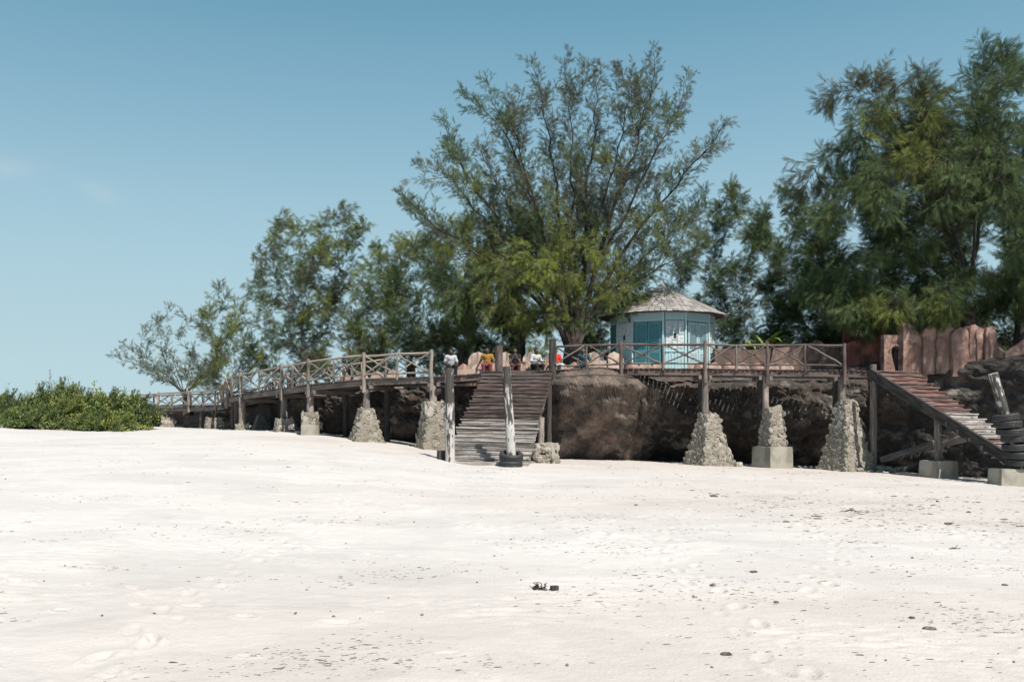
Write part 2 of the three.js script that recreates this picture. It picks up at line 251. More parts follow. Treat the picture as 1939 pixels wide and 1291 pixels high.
{
  const pos = [], uv = [], col = [], idx = [], NT = 84, NB = 26, xs = [];
  for (let x = -48; x < -13; x += 0.7) xs.push(x); for (let x = -13; x < 20; x += 0.075) xs.push(x); for (let x = 20; x <= 60; x += 2) xs.push(x);
  for (const x of xs) {
    const lip = interp(LIP, x, 1);
    for (let t = 0; t <= NT + NB; t++) {
      let y, d;
      if (t <= NT) [y, d] = cliffAt(x, t / NT);
      else { const v = (t - NT) / NB; d = lip + 0.35 + Math.pow(v, 2.1) * 42; const f = fbm(x * 2.1, d * 2.1, 9, 3); y = islandY(x, -d) + 0.05 * f + (v > 0.9 ? -(v - 0.9) * 40 : 0); }
      pos.push(x + 0.1 * noise(x * 3, y * 3, 5), y, -d); uv.push(x, t <= NT ? y : d);
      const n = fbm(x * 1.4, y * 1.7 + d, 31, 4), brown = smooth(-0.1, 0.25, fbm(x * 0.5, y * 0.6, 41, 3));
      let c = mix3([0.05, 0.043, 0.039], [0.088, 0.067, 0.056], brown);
      c = mix3(c, [0.2, 0.148, 0.12], 0.75 * smooth(0.9, 1.8, x) * (1 - smooth(4.6, 5.6, x)) * smooth(-0.3, 0.2, fbm(x * 1.3, y * 1.5, 73, 4)));
      c = mix3(c, [0.3, 0.26, 0.225], 0.8 * smooth(0.02, 0.3, fbm(x * 2.2, y * 2.6, d * 1.5, 5)) * smooth(-0.2, 0.3, fbm(x * 0.45 + 3, y * 0.6, 47, 2)));
      if (t > NT + 6) c = mix3([0.2, 0.17, 0.13], [0.09, 0.085, 0.05], smooth(-0.2, 0.2, fbm(x * 0.6, d * 0.6, 51, 3)));
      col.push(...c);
    }
  }
  const n = NT + NB + 1;
  for (let j = 0; j < xs.length - 1; j++) for (let i = 0; i < n - 1; i++) { const a = j * n + i; idx.push(a, a + n, a + 1, a + 1, a + n, a + n + 1); }
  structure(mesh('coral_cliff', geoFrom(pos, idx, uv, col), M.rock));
}

// dry roots hanging down the bulging rock and the lip under the deck
{
  const r = rng(321), all = [];
  for (let i = 0; i < 170; i++) {
    const x0 = i < 90 ? 1.6 + r() * 4.2 : -2 + r() * 16, u0 = 0.97 - 0.3 * r() * r(), n = 5 + Math.floor(r() * 5); let x = x0, u = u0; const q = [];
    for (let k = 0; k < n; k++) { const [y, d] = cliffAt(x, u); q.push(V(x, y, -d + 0.02 + 0.04 * r())); x += (r() - 0.5) * 0.12 + 0.02; u -= 0.016 + 0.022 * r(); }
    all.push(tube(q, (t) => lerp(0.009, 0.004, t), 3, i, 0, false));
  }
  const roots = stuff(mesh('dry_roots', mergeGeometries(all), M.roots)); roots.userData.label = 'fine dry roots hanging over the rock face under the walkway'; roots.userData.category = 'roots';
}

// ---------------------------------------------------------------- the timber walkway
const EDGE = [[1664, 34.2, 3.72], [1600, 34.5, 3.77], [1452, 34.9, 3.82], [1337, 35.1, 3.86], [1175, 35.3, 3.88], [1050, 35.5, 3.83], [920, 35.8, 3.72], [816, 36, 3.6], [690, 36.5, 3.52], [583, 37.6, 3.35], [533, 40, 3.27], [456, 43.2, 3.1], [430, 46.5, 3.0], [421, 51, 2.82], [408, 56, 2.68], [300, 60, 2.62], [150, 70, 2.56], [0, 85, 2.5]].map(([p, d, y]) => V(PX(p, d), y, -d));
const path = new THREE.CatmullRomCurve3(EDGE, false, 'centripetal'); path.arcLengthDivisions = 1200;
const LEN = path.getLength(), edgeAt = (s) => path.getPointAt(clamp(s / LEN));
const dirAt = (s) => { const t = path.getTangentAt(clamp(s / LEN)); t.y = 0; return t.normalize(); };
const inAt = (s) => { const t = dirAt(s); return V(-t.z, 0, t.x); };               // towards the island
function stationOf(p) { let best = 0, bd = 1e9; for (let s = 0; s <= LEN; s += 0.05) { const q = edgeAt(s), k = Math.abs(q.x / -q.z - (p[0] - MID) / F) + 0.02 * Math.abs(-q.z - p[1]); if (k < bd) { bd = k; best = s; } } return best; }
const DECKW = 2.3, deckW = (s) => lerp(1.72, DECKW, smooth(12, 15.5, s));         // narrower at its right half
const walkway = thing('timber_walkway', 'curved timber walkway on posts with rustic cross braced pole railings', 'walkway');
const deckAt = (s, off, dy = 0) => edgeAt(s).addScaledVector(inAt(s), off).add(V(0, dy, 0));
{
  const planks = [0, 1, 2, 3, 4, 5].map((i) => plankGeo(DECKW + 0.06, 0.148, 0.034, 40 + i, 3, 0.01));
  const far = []; let count = 0;
  const m4 = new THREE.Matrix4();
  for (let s = 0.08; s < LEN - 0.1; s += s < 13 ? 0.2 : 0.176) {
    const p = deckAt(s, deckW(s) / 2 + (R() - 0.5) * 0.05, -0.023 + (R() - 0.5) * 0.012), q = quatX(inAt(s));
    if (R() < 0.02) continue;
    if (count < 240) { mesh('plank', planks[Math.floor(R() * 6)], R() < 0.6 ? M.redWood : M.redWood2, walkway, p, q, V(deckW(s) / DECKW, 1, 1)); count++; }
    else { const g = planks[Math.floor(R() * 6)].clone(); g.applyMatrix4(m4.compose(p, q, V(1, 1, 1))); far.push(g); }
  }
  if (far.length) stuff(mesh('deck_planking', mergeGeometries(far), M.redWood2, walkway));
}
// railing posts, their support columns, rails and braces
const POSTS = [[1600, 34.5], [1452, 34.9], [1337, 35.1], [1175, 35.3], [1047, 35.5], [816, 36], [690, 36.5], [583, 37.6], [533, 40], [456, 43.2], [430, 46.5], [421, 51], [408, 56], [355, 58], [300, 60], [228, 64], [140, 70.5], [40, 81]].map(stationOf);
let sd = 500;
function beam(a, b, w, h, mat, name = 'beam', parent = walkway) { const L = a.distanceTo(b), dir = b.clone().sub(a); return mesh(name, plankGeo(L, w, h, sd++, 8, 0.012), mat, parent, a.clone().lerp(b, 0.5), quatX(dir)); }
function pole(name, a, b, r0, r1, mat, bend = 0.02, parent = walkway, sides = 7, n = 6) { return mesh(name, stick(a, b, r0, r1, bend, sd++, sides, n), mat, parent); }
function bay(s0, s1, off, mat, o = {}) {
  const P = (s, y) => deckAt(s, off, y), top = 0.9, low = 0.16, mid = (s0 + s1) / 2, long = s1 - s0 > 1.7, m = () => (Array.isArray(mat) ? mat[Math.floor(R() * mat.length)] : mat);
  pole('handrail', P(s0 - 0.08, top + (R() - 0.5) * 0.03), P(s1 + 0.08, top + (R() - 0.5) * 0.03), 0.052, 0.043, m(), 0.025, walkway, 7, 9);
  pole('lower_rail', P(s0 - 0.05, low + (R() - 0.5) * 0.03), P(s1 + 0.05, low + (R() - 0.5) * 0.03), 0.042, 0.034, m(), 0.03, walkway, 6, 8);
  if (long) pole('stud', deckAt(mid, off - 0.03, -0.08), deckAt(mid, off - 0.03, top), 0.045, 0.038, m(), 0.025);
  for (const [a, b] of long ? [[s0, mid], [mid, s1]] : [[s0, s1]]) {
    const u = off - 0.05, e = 0.1;
    pole('brace', deckAt(a + e, u, low + 0.03), deckAt(b - e, u, top - 0.03), 0.036, 0.026, m(), 0.04);
    if (!(o.single && a === s0)) pole('brace', deckAt(a + e, u - 0.06, top - 0.04), deckAt(b - e, u - 0.06, low + 0.05), 0.034, 0.026, m(), 0.04);
  }
}
const W = [M.bleached, M.bleached, M.bleached2, M.greyWood], D = [M.darkWood, M.darkWood, M.greyWood];
POSTS.forEach((s, i) => {
  const left = i >= 5, mat = left ? W[i % 4] : D[i % 3], h = i === 4 ? 1.15 : 1.0, r = i === 4 ? 0.15 : 0.075;
  pole('railing_post', deckAt(s, -0.02, i > 10 ? -0.3 : -0.55), deckAt(s, -0.02 + (R() - 0.5) * 0.05, h + (R() - 0.3) * 0.08), r * 1.05, r * 0.85, i === 4 ? M.blackWood : mat, 0.025, walkway, 8, 9);
  if (i < POSTS.length - 1 && i !== 4) bay(s, POSTS[i + 1], 0.0, left ? W : D, { single: i === 0 });
  if (i >= 6) {
    pole('railing_post', deckAt(s + 0.15, DECKW - 0.02, -0.3), deckAt(s + 0.15, DECKW, 1.0), 0.07, 0.055, W[(i + 1) % 4], 0.03, walkway, 7, 7);
    if (i < POSTS.length - 1) bay(s + 0.15, POSTS[i + 1] + 0.15, DECKW, W);
  }
});
// edge beams, back beams and joists, bay by bay
{
  const ends = [0.02, ...POSTS, LEN - 0.1];
  for (let i = 0; i < ends.length - 1; i++) {
    const k = ends[i + 1] - ends[i] > 6 ? 3 : ends[i + 1] - ends[i] > 3 ? 2 : 1;
    for (let j = 0; j < k; j++) {
      const a = lerp(ends[i], ends[i + 1], j / k) + 0.006, b = lerp(ends[i], ends[i + 1], (j + 1) / k) - 0.006;
      const left = i >= 6;
      beam(deckAt(a, 0.1, -0.17), deckAt(b, 0.1, -0.17), 0.1, 0.19, left ? M.greyWood : i < 4 ? M.darkWood : M.redWood2, 'edge_beam');
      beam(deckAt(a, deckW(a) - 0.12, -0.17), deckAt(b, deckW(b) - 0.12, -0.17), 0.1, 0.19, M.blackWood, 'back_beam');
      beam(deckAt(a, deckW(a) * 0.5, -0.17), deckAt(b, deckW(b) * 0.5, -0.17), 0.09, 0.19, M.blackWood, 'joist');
    }
  }
}
// ---------------------------------------------------------------- stone pedestals under the walkway
const STONES = [0, 1, 2, 3, 4, 5].map((k) => {
  const g = new THREE.IcosahedronGeometry(1, 1), p = g.attributes.position, u = g.attributes.uv, v = V();
  for (let i = 0; i < p.count; i++) { v.fromBufferAttribute(p, i); const f = 1 + 0.5 * noise(v.x * 1.2 + k * 9, v.y * 1.2, v.z * 1.2); for (const c of ['x', 'y', 'z']) v[c] = Math.sign(v[c]) * Math.pow(Math.abs(v[c]), 0.72) * f; p.setXYZ(i, v.x, v.y, v.z); u.setXY(i, v.x * 0.16 + k * 0.2 + v.z * 0.08, v.y * 0.16 + k * 0.13); }
  g.computeVertexNormals(); return g;
});
function roughBox(w, h, d, seed, amp = 0.03, taper = 0, seg = [6, 6, 6]) {
  const g = new THREE.BoxGeometry(w, h, d, ...seg), p = g.attributes.position, u = g.attributes.uv, nn = g.attributes.normal;
  for (let i = 0; i < p.count; i++) {
    let x = p.getX(i), y = p.getY(i), z = p.getZ(i); const t = y / h + 0.5, k = 1 - taper * t;
    x *= k; z *= k;
    const a = Math.abs(nn.getX(i)), b = Math.abs(nn.getY(i)); u.setXY(i, a > 0.5 ? z : x, b > 0.5 ? z : y);
    const cx = Math.abs(Math.abs(x) - w * k / 2) < 1e-3, cz = Math.abs(Math.abs(z) - d * k / 2) < 1e-3, cy = Math.abs(Math.abs(y) - h / 2) < 1e-3, ed = (cx + cy + cz) - 1;
    const q = amp * 2 * fbm(x * 2.6 + seed, y * 2.6, z * 2.6, 3), s = 1 - 0.02 * Math.max(0, ed);
    const l = Math.hypot(x, z) || 1; x = x * s + x / l * q; z = z * s + z / l * q; y = y * (1 - 0.015 * Math.max(0, ed)) + (cy ? amp * noise(x * 2 + seed, z * 2, 7) : 0);
    p.setXYZ(i, x, y, z);
  }
  g.computeVertexNormals(); return g;
}
function lumps(x, y, z) { let m = 9; const ix = Math.floor(x), iy = Math.floor(y), iz = Math.floor(z); for (let a = -1; a <= 1; a++) for (let b = -1; b <= 1; b++) for (let c = -1; c <= 1; c++) { const X = ix + a, Y = iy + b, Z = iz + c; m = Math.min(m, Math.hypot(X + hash2(X, Y, Z + 1) - x, Y + hash2(X, Y, Z + 101) - y, Z + hash2(X, Y, Z + 201) - z)); } return 0.5 - m; }
function pedestal(label, px, d, pyTop, pyBot, wTop, wBot, o = {}) {
  const k = d / F, x = PX(px, d), top = PY(pyTop, d), ground = sandH(x, -d), bot = Math.min(PY(pyBot, d), ground) - 0.12, H = top - bot, r = rng(Math.round(px * 3));
  const yaw = o.yaw ?? 0.42, g = thing('stone_pedestal', label, 'pedestal', V(x, bot, -d), 'rough stone pedestals under the walkway'); g.rotation.y = yaw;
  const a = wTop * k / 1.3, b = wBot * k / 1.3, bw = (y) => lerp(b, a, Math.pow(clamp(y / H), o.flare ?? 0.74)) / 2;
  const block = o.block ? PY(o.block, d) - bot : 0;
  const core = roughBox(1, H, 1, px, 0, 0, [22, 30, 22]), p = core.attributes.position;
  for (let i = 0; i < p.count; i++) { const y = p.getY(i) + H / 2, w = bw(y) * 2 * (y < block ? 0.9 : 1), q = 0.05 * fbm(p.getX(i) * 4 + px, y * 3, p.getZ(i) * 4, 3) + 0.09 * lumps(p.getX(i) * w * 5.5 + px, y * 6, p.getZ(i) * w * 5.5); p.setXYZ(i, p.getX(i) * (w + q * 2) - 0, y, p.getZ(i) * (w + q * 2)); }
  core.computeVertexNormals(); mesh('core', core, M.mortar, g);
  if (block) mesh('concrete_block', roughBox(bw(0) * 2 * 1.02, block, bw(0) * 2 * 1.02, px, 0.008, 0.02), M.concrete, g, V(0, block / 2, 0));
  for (const [nx, nz] of [[0, 1], [1, 0], [-1, 0]]) {
    const area = (H - block) * (bw(block) + bw(H)), spots = [], want = Math.min(98, Math.round(area / 0.014));
    for (let tries = 0; spots.length < want && tries < 4000; tries++) {
      const y = block + 0.04 + r() * (H - block - 0.06), hw = bw(y), u = (r() * 2 - 1) * hw, s = (0.032 + 0.09 * Math.pow(r(), 2) + (tries < 40 ? 0.06 : 0)) * (o.size ?? 1);
      if (spots.some((q) => Math.hypot(q[0] - u, q[1] - y) < (q[2] + s) * 0.82)) continue;
      spots.push([u, y, s]);
      const out = hw - 0.014 + 0.018 * r(), a2 = 0.8 + 0.5 * r(), th = 0.024 + 0.022 * r(), m = mesh('stone', STONES[Math.floor(r() * 6)], M.stone[y < H * (0.3 + 0.3 * r()) && r() < 0.75 ? 2 : Math.floor(r() * 4)], g, V(nx ? nx * out : u, y, nz ? nz * out : u), null, V(nx ? th : s * a2, s / a2, nz ? th : s * a2));
      m.rotation.set(nx ? (r() - 0.5) * 1.6 : (r() - 0.5) * 0.4, (r() - 0.5) * 0.3, nz ? (r() - 0.5) * 1.6 : (r() - 0.5) * 0.4);
    }
  }
  for (let i = 0; i < (o.rubble ?? 0); i++) { const an = r() * 3.6 - 0.9, rad = bw(0) * (1.05 + r() * 0.45), s = 0.06 + r() * 0.12; mesh('stone', STONES[i % 6], M.stone[i % 4], g, V(Math.sin(an) * rad + (o.rubbleX ?? 0) * r(), 0.1 + s * 0.5 + r() * 0.1, Math.cos(an) * rad), quatY(r() * 6), V(s, s * 0.7, s)); }
  return top;
}
const PED = [
  ['small rubble pedestal nearest the green bushes, half sunk in sand', 317, 59.6, 791, 813, 24, 34], ['broken rubble pedestal left of where the walkway curves back', 405, 56, 791, 815, 34, 48],
  ['lowest stone footing beneath the bend of the walkway', 458, 43.3, 804, 816, 26, 34], ['squat stone pedestal second from the bend, beside the short grey column', 537, 40.2, 793, 818, 34, 46],
  ['overhanging stone pedestal on a pale square concrete foot', 587, 37.8, 781, 824, 36, 42, { block: 803, yaw: 0.15 }],
  ['pale pyramid shaped stone pedestal standing alone left of the stairs', 693, 36.7, 773, 836, 30, 80], ['wide dark footed stone pedestal just left of the black topped pole', 820, 36.2, 760, 852, 40, 80, { size: 1.2 }],
  ['broad grey stone pedestal right of the red brown rock', 1342, 35.2, 784, 885, 32, 102, { rubble: 6, flare: 0.8 }], ['slim stone pedestal standing on a square concrete base', 1463, 35, 771, 888, 30, 70, { block: 845 }],
  ['tallest stone pedestal with loose rubble spilling at its foot', 1603, 34.7, 756, 893, 30, 116, { rubble: 22, rubbleX: 0.7, flare: 0.66 }],
];
const COLS = [[458, 43.3, 0.15], [537, 40.2, 0.14], [587, 37.8, 0.13], [693, 36.7, 0.13], [820, 36.2, 0.14], [1336, 35.2, 0.125], [1451, 35, 0.115], [1595, 34.7, 0.13]];
const tops = PED.map((p) => pedestal(...p));
COLS.forEach(([px, d, r], i) => {
  const s = stationOf([px, d]), p = edgeAt(s), x = PX(px, d), y0 = tops[i + 2];
  pole('support_column', V(x, y0 - 0.06, -d), V(x, p.y - 0.27, -d - 0.02), r * 1.12, r * 0.95, i % 2 ? M.greyWood : M.bleached, 0.012, walkway, 9, 7);
  beam(deckAt(s + 0.19, -0.06, -0.34), deckAt(s + 0.19, deckW(s) + 0.05, -0.34), 0.1, 0.14, M.greyWood, 'cap_beam');
  beam(deckAt(s - 0.19, -0.06, -0.34), deckAt(s - 0.19, deckW(s) + 0.05, -0.34), 0.1, 0.14, M.greyWood, 'cap_beam');
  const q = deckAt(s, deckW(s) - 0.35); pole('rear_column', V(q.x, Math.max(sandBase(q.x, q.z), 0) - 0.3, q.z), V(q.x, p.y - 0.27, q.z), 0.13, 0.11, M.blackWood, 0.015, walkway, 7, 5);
});
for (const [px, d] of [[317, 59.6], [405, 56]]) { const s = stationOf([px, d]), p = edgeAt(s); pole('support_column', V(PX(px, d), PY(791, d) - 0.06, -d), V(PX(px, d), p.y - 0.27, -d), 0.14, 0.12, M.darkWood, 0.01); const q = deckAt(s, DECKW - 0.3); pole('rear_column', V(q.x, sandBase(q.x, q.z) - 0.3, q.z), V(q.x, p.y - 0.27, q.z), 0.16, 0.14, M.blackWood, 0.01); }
for (const [px, d] of [[437, 46.2], [446, 45], [1655, 34.35], [370, 57.5]]) { const s = stationOf([px, d]), q = deckAt(s, 0.25); pole('support_column', V(q.x, sandH(q.x, q.z) - 0.3, q.z), V(q.x, q.y - (px > 1600 ? -0.25 : 0.27), q.z), 0.14, 0.125, px > 1600 ? M.greyWood : M.darkWood, 0.02, walkway, 8, 8); }
// rear footings seen as dark shapes below the bend
[['dark sloping footing in the shade behind the bend, left one', 368, 61], ['dark sloping footing in the shade behind the bend, middle one', 500, 47], ['dark sloping footing in the shade behind the bend, right one', 566, 44.5]].forEach(([l, px, d]) => { const k = d / F, x = PX(px, d), y = sandBase(x, -d) - 0.1; mesh('footing', roughBox(46 * k, PY(786, d) - y, 46 * k, px, 0.03, 0.45), M.mortar, null, V(x, (PY(786, d) + y) / 2, -d), quatY(0.4)).userData = { label: l, category: 'footing', group: 'shaded footings behind the bend' }; });

// ---------------------------------------------------------------- stairs
function stairs(g, tl, tr, bl, br, n, pick) {
  for (let i = 0; i <= n; i++) {
    const t = i / n, a = tl.clone().lerp(bl, t), b = tr.clone().lerp(br, t), jitter = (R() - 0.5) * 0.16;
    const dir = b.clone().sub(a), L = dir.length() + 0.04 + jitter, c = a.clone().lerp(b, 0.5).add(V((R() - 0.5) * 0.06, 0, 0)), q = quatX(dir), rise = (tl.y - bl.y) / n, run = Math.hypot((tl.x - bl.x), (tl.z - bl.z)) / n;
    const [mt, mr] = pick(t, i);
    const roll = new THREE.Quaternion().setFromAxisAngle(V(0, 0, 1), (R() - 0.5) * 0.022);
    mesh('tread', plankGeo(L, run + 0.045, 0.034, sd++, 6, 0.022), mt, g, c.clone().add(V(0, (R() - 0.5) * 0.012, 0)), q.clone().multiply(roll));
    if (i < n) mesh('riser', plankGeo(L - 0.05, 0.03, rise - 0.06, sd++, 6, 0.014), mr, g, c.clone().add(V(0, -rise / 2, 0)).addScaledVector(V(0, 0, 1).applyQuaternion(q), run / 2 - 0.022), q);
  }
}
const main = thing('beach_stairs', 'wide wooden stairs from sand to walkway, dark above and bleached below', 'stairs');
const mTL = V(-1.1, 3.74, -35.2), mTR = V(1.56, 3.76, -35.35), mBL = V(-2.42, 0.36, -31.2), mBR = V(0.52, 0.28, -31.0);
stairs(main, mTL, mTR, mBL, mBR, 24, (t) => { const k = () => { const q = t + (R() - 0.5) * 0.22; return q < 0.3 ? (R() < 0.6 ? M.redWood : M.redWood2) : q < 0.46 ? (R() < 0.6 ? M.darkWood : M.redWood2) : q < 0.58 ? M.greyWood : q < 0.85 ? (R() < 0.65 ? M.whiteWood : M.whiteWood2) : R() < 0.3 ? M.greyWood : M.whiteWood2; }; return [k(), k()]; });
for (const [a, b] of [[mTL, mBL], [mTR, mBR]]) { const off = V(a === mTL ? 0.12 : -0.12, -0.24, 0); beam(a.clone().add(off), b.clone().add(off), 0.1, 0.22, M.greyWood, 'stringer', main); }
{ const y0 = sandH(0.4, -31.2) - 0.1; beam(V(-2.6, y0 + 0.14, -30.86), V(0.56, y0 + 0.1, -30.72), 0.3, 0.2, M.whiteWood2, 'foot_board', main); }
// posts that carry the right side of the stairs, on a stone plinth
pole('support_post', V(PX(1024, 32.6), PY(845, 32.6), -32.6), V(PX(1026, 32.6), PY(790, 32.6), -32.6), 0.11, 0.1, M.bleached, 0.01, main);
pole('support_post', V(PX(903, 34), 0.2, -34), V(PX(903, 34), 2.6, -34), 0.1, 0.1, M.blackWood, 0.01, main);
pole('support_post', V(PX(1040, 35), 0.2, -35), V(PX(1040, 35), 3.2, -35), 0.1, 0.1, M.blackWood, 0.01, main);
pole('newel_post', V(PX(946, 35.6), 3.2, -35.6), V(PX(944, 35.6), PY(655, 35.6), -35.6), 0.16, 0.14, M.darkWood, 0.02, main, 8, 6);
{ const d = 32.9, x = PX(1030, d), y = sandH(x, -d) - 0.2, top = PY(840, d); const g = thing('stone_plinth', 'knobbly stone plinth with vertical ribs at the right foot of the stairs', 'plinth', V(x, y, -d)); mesh('core', roughBox(0.9, top - y, 0.8, 3, 0.09, 0.12, [9, 9, 9]), M.mortar, g, V(0, (top - y) / 2, 0), quatY(0.2)); const r = rng(77); for (let i = 0; i < 46; i++) { const u = (r() - 0.5) * 0.8, v = 0.1 + r() * (top - y - 0.1), s = 0.06 + r() * 0.1, side = r() < 0.3; mesh('stone', STONES[i % 6], M.stone[(i * 7) % 4], g, side ? V(0.44, v, u * 0.8) : V(u, v, 0.42), quatY(r() * 6), V(s, s * 0.8, s * 0.8)); } for (let i = 0; i < 5; i++) pole('rib', V(0.3 + i * 0.055, 0.05, 0.4 - i * 0.06), V(0.27 + i * 0.05, (top - y) * (0.9 - i * 0.06), 0.36 - i * 0.06), 0.035, 0.03, M.whiteWood, 0.01, g, 6, 5); }
{ const d = 31.0, x = PX(837, d), y = sandH(x, -d); tag(mesh('timber_block', roughBox(0.3, 0.34, 0.36, 12, 0.015, 0.05), M.blackWood, null, V(x, y + 0.13, -d), quatY(0.3)), 'small dark timber block on sand left of the black topped pole', 'block'); }

// mooring poles with peeling paint
function paintTex(s, edge, blotch) { return tex(128, 512, 1, 1, (u, v) => { const g = tn(u, v, 22, 9, s, 4), k = tn(u, v, 9, 22, s + 7, 4), e = edge(u, v); const bare = smooth(e - 0.05, e + 0.05, g * 0.55 + k * 0.45); let c = mix3([0.58, 0.56, 0.54], [0.4, 0.37, 0.34], tn(u, v, 9, 20, s + 13, 3)); c = mix3(c, mix3([0.028, 0.025, 0.024], [0.085, 0.076, 0.07], tn(u, v, 30, 6, s + 17, 3)), bare); return v < 0.09 ? mix3(c, [0.34, 0.3, 0.22], blotch * smooth(0.35, 0.6, g)) : c; }); }
function paintedPole(label, a, b, r0, r1, map, seed) {
  const n = 16, sides = 14, pts = stickPts(a, b, 0.012, seed, n), g = tube(pts, (t) => lerp(r0, r1, t), sides, seed, 0.03), u = g.attributes.uv;
  for (let i = 0; i < n; i++) for (let s = 0; s <= sides; s++) u.setXY(i * (sides + 1) + s, s / sides, i / (n - 1) * 0.96 + 0.02);
  return tag(mesh('mooring_pole', g, std({ map, bumpMap: woodBump, bumpScale: 0.008 })), label, 'pole');
}
const leftPole = V(PX(853, 30.6), 0, -30.6);
paintedPole('upright mooring pole with black top and peeling white paint, left of stairs', V(leftPole.x, sandH(leftPole.x, leftPole.z) - 0.4, leftPole.z), V(PX(851, 30.6), PY(697, 30.6), -30.6), 0.165, 0.148, paintTex(401, (u, v) => v > 0.66 ? 0.34 : lerp(0.6, 0.46, smooth(0.3, 0.66, v)), 0.8), 5);
paintedPole('leaning white streaked mooring pole standing in two tyres before the stairs', V(PX(971, 30.3), sandH(0, -30.3) - 0.4, -30.3), V(PX(959, 30.3), PY(694, 30.3), -30.3), 0.16, 0.14, paintTex(431, (u, v) => v > 0.8 ? 0.37 : lerp(0.6, 0.46, smooth(0.25, 0.8, v)), 0.4), 6);

// tyres
function tyreGeo(Rr, w, seed) {
  const q = [], h = w / 2, ri = Rr * 0.58;
  for (const [r, y] of [[ri, -h * 0.72], [ri + 0.02, -h * 0.86], [Rr * 0.72, -h], [Rr * 0.86, -h * 0.98], [Rr * 0.95, -h * 0.86], [Rr * 0.99, -h * 0.7], [Rr, -h * 0.42], [Rr * 0.965, -h * 0.4], [Rr * 0.965, -h * 0.3], [Rr, -h * 0.28], [Rr, -h * 0.06], [Rr * 0.965, -h * 0.04], [Rr * 0.965, h * 0.06], [Rr, h * 0.08], [Rr, h * 0.3], [Rr * 0.965, h * 0.32], [Rr * 0.965, h * 0.42], [Rr, h * 0.44], [Rr * 0.99, h * 0.7], [Rr * 0.95, h * 0.86], [Rr * 0.86, h * 0.98], [Rr * 0.72, h], [ri + 0.02, h * 0.86], [ri, h * 0.72], [ri + 0.03, h * 0.6], [Rr * 0.84, h * 0.7], [Rr * 0.92, 0], [Rr * 0.84, -h * 0.7], [ri + 0.03, -h * 0.6], [ri, -h * 0.72]]) q.push(new THREE.Vector2(r, y));
  const g = new THREE.LatheGeometry(q, 40), p = g.attributes.position; for (let i = 0; i < p.count; i++) { const a = Math.atan2(p.getZ(i), p.getX(i)), k = 1 + 0.025 * Math.sin(a * 2 + seed); p.setXYZ(i, p.getX(i) * k, p.getY(i) + 0.01 * Math.sin(a + seed), p.getZ(i) * k); } g.computeVertexNormals(); return g;
}
function tyre(label, px, py, d, Rr, w, tx, tz, group) { const m = mesh('old_tyre', tyreGeo(Rr, w, px), M.rubber, null, at(px, py, d)); m.rotation.set(tx, 0, tz); return tag(m, label, 'tyre', group); }
tyre('lower black tyre lying flat around the leaning pole before the stairs', 967, 880, 30.3, 0.4, 0.27, 0.05, 0.02, 'tyres around the pole before the stairs');
tyre('upper black tyre tilted against the leaning pole before the stairs', 968, 864, 30.3, 0.39, 0.26, 0.3, -0.06, 'tyres around the pole before the stairs');

// the stairs at the right, their blocks, pole and tyres
const side = thing('side_stairs', 'narrow red wooden stairs with heavy dark stringer at right end of walkway', 'stairs');
const sTL = V(13.35, 3.7, -34.2), sTR = V(15.1, 3.7, -34.7), sBL = V(15.45, 0.55, -28.9), sBR = V(17.1, 0.5, -29.6);
stairs(side, sTL, sTR, sBL, sBR, 20, (t, i) => t < 0.5 ? [M.redPaint, i % 3 ? M.redPaint : M.redWood] : t < 0.72 ? [M.whiteWood, i % 2 ? M.whiteWood2 : M.whiteWood] : [M.whiteWood2, M.redPaint]);
beam(V(13.15, 3.62, -33.9), V(15.75, 0.3, -28.0), 0.14, 0.34, M.blackWood, 'stringer', side);
beam(V(13.9, 2.62, -32.2), V(15.9, 0.05, -27.7), 0.12, 0.2, M.darkWood, 'lower_stringer', side);
beam(V(15.0, 3.4, -34.5), V(16.9, 0.25, -29.3), 0.1, 0.24, M.blackWood, 'stringer', side);
for (let i = 0; i < 9; i++) { const t = 0.22 + i * 0.08, a = sTL.clone().lerp(sBL, t); mesh('cleat', roughBox(0.12, 0.14, 0.16, i, 0.01), M.blackWood, side, a.add(V(-0.16, 0.03, 0.12))); }
pole('support_post', at(1779, 873, 31.6), at(1776, 782, 31.6), 0.135, 0.12, M.greyWood, 0.01, side, 8, 6);
pole('newel_post', V(PX(1655, 34.3), 3.3, -34.5), V(PX(1655, 34.3), PY(692, 34.3), -34.5), 0.11, 0.1, M.blackWood, 0.01, side);
function concreteBlock(label, px, d, y0, y1, w, dep, yaw) { const k = d / F, x = PX(px, d), b = Math.min(PY(y1, d), sandH(x, -d)) - 0.15, t = PY(y0, d); return tag(mesh('concrete_block', roughBox(w * k, t - b, dep, px, 0.02, 0.03), M.concrete, null, V(x, (t + b) / 2, -d), quatY(yaw)), label, 'block', 'concrete blocks under the side stairs'); }
concreteBlock('weathered concrete block carrying the side stairs post', 1778, 31.5, 872, 907, 54, 0.8, 0.3);
concreteBlock('long concrete block under the tyre stack at right edge', 1917, 27.6, 887, 919, 72, 0.7, 0.1);
paintedPole('grey weathered pole leaning over a stack of tyres at right edge', at(1931, 892, 27.5), at(1882, 707, 27.5), 0.16, 0.14, paintTex(461, (u, v) => 0.44, 0), 9);
[[1906, 790, 'topmost'], [1909, 803, 'second'], [1916, 817, 'third'], [1921, 831, 'fourth'], [1925, 846, 'fifth'], [1929, 861, 'sixth'], [1931, 876, 'lowest']].forEach(([px, py, w], i) => tyre(w === 'topmost' || w === 'lowest' ? `${w} black tyre of the leaning stack at right edge` : `${w} black tyre from the top of the leaning stack at right edge`, px, py, 27.5, 0.37 + 0.02 * (i % 3), 0.215, 0.06 * ((i % 3) - 1) + 0.04, 0.1 - 0.02 * i, 'tyres stacked on the leaning pole'));
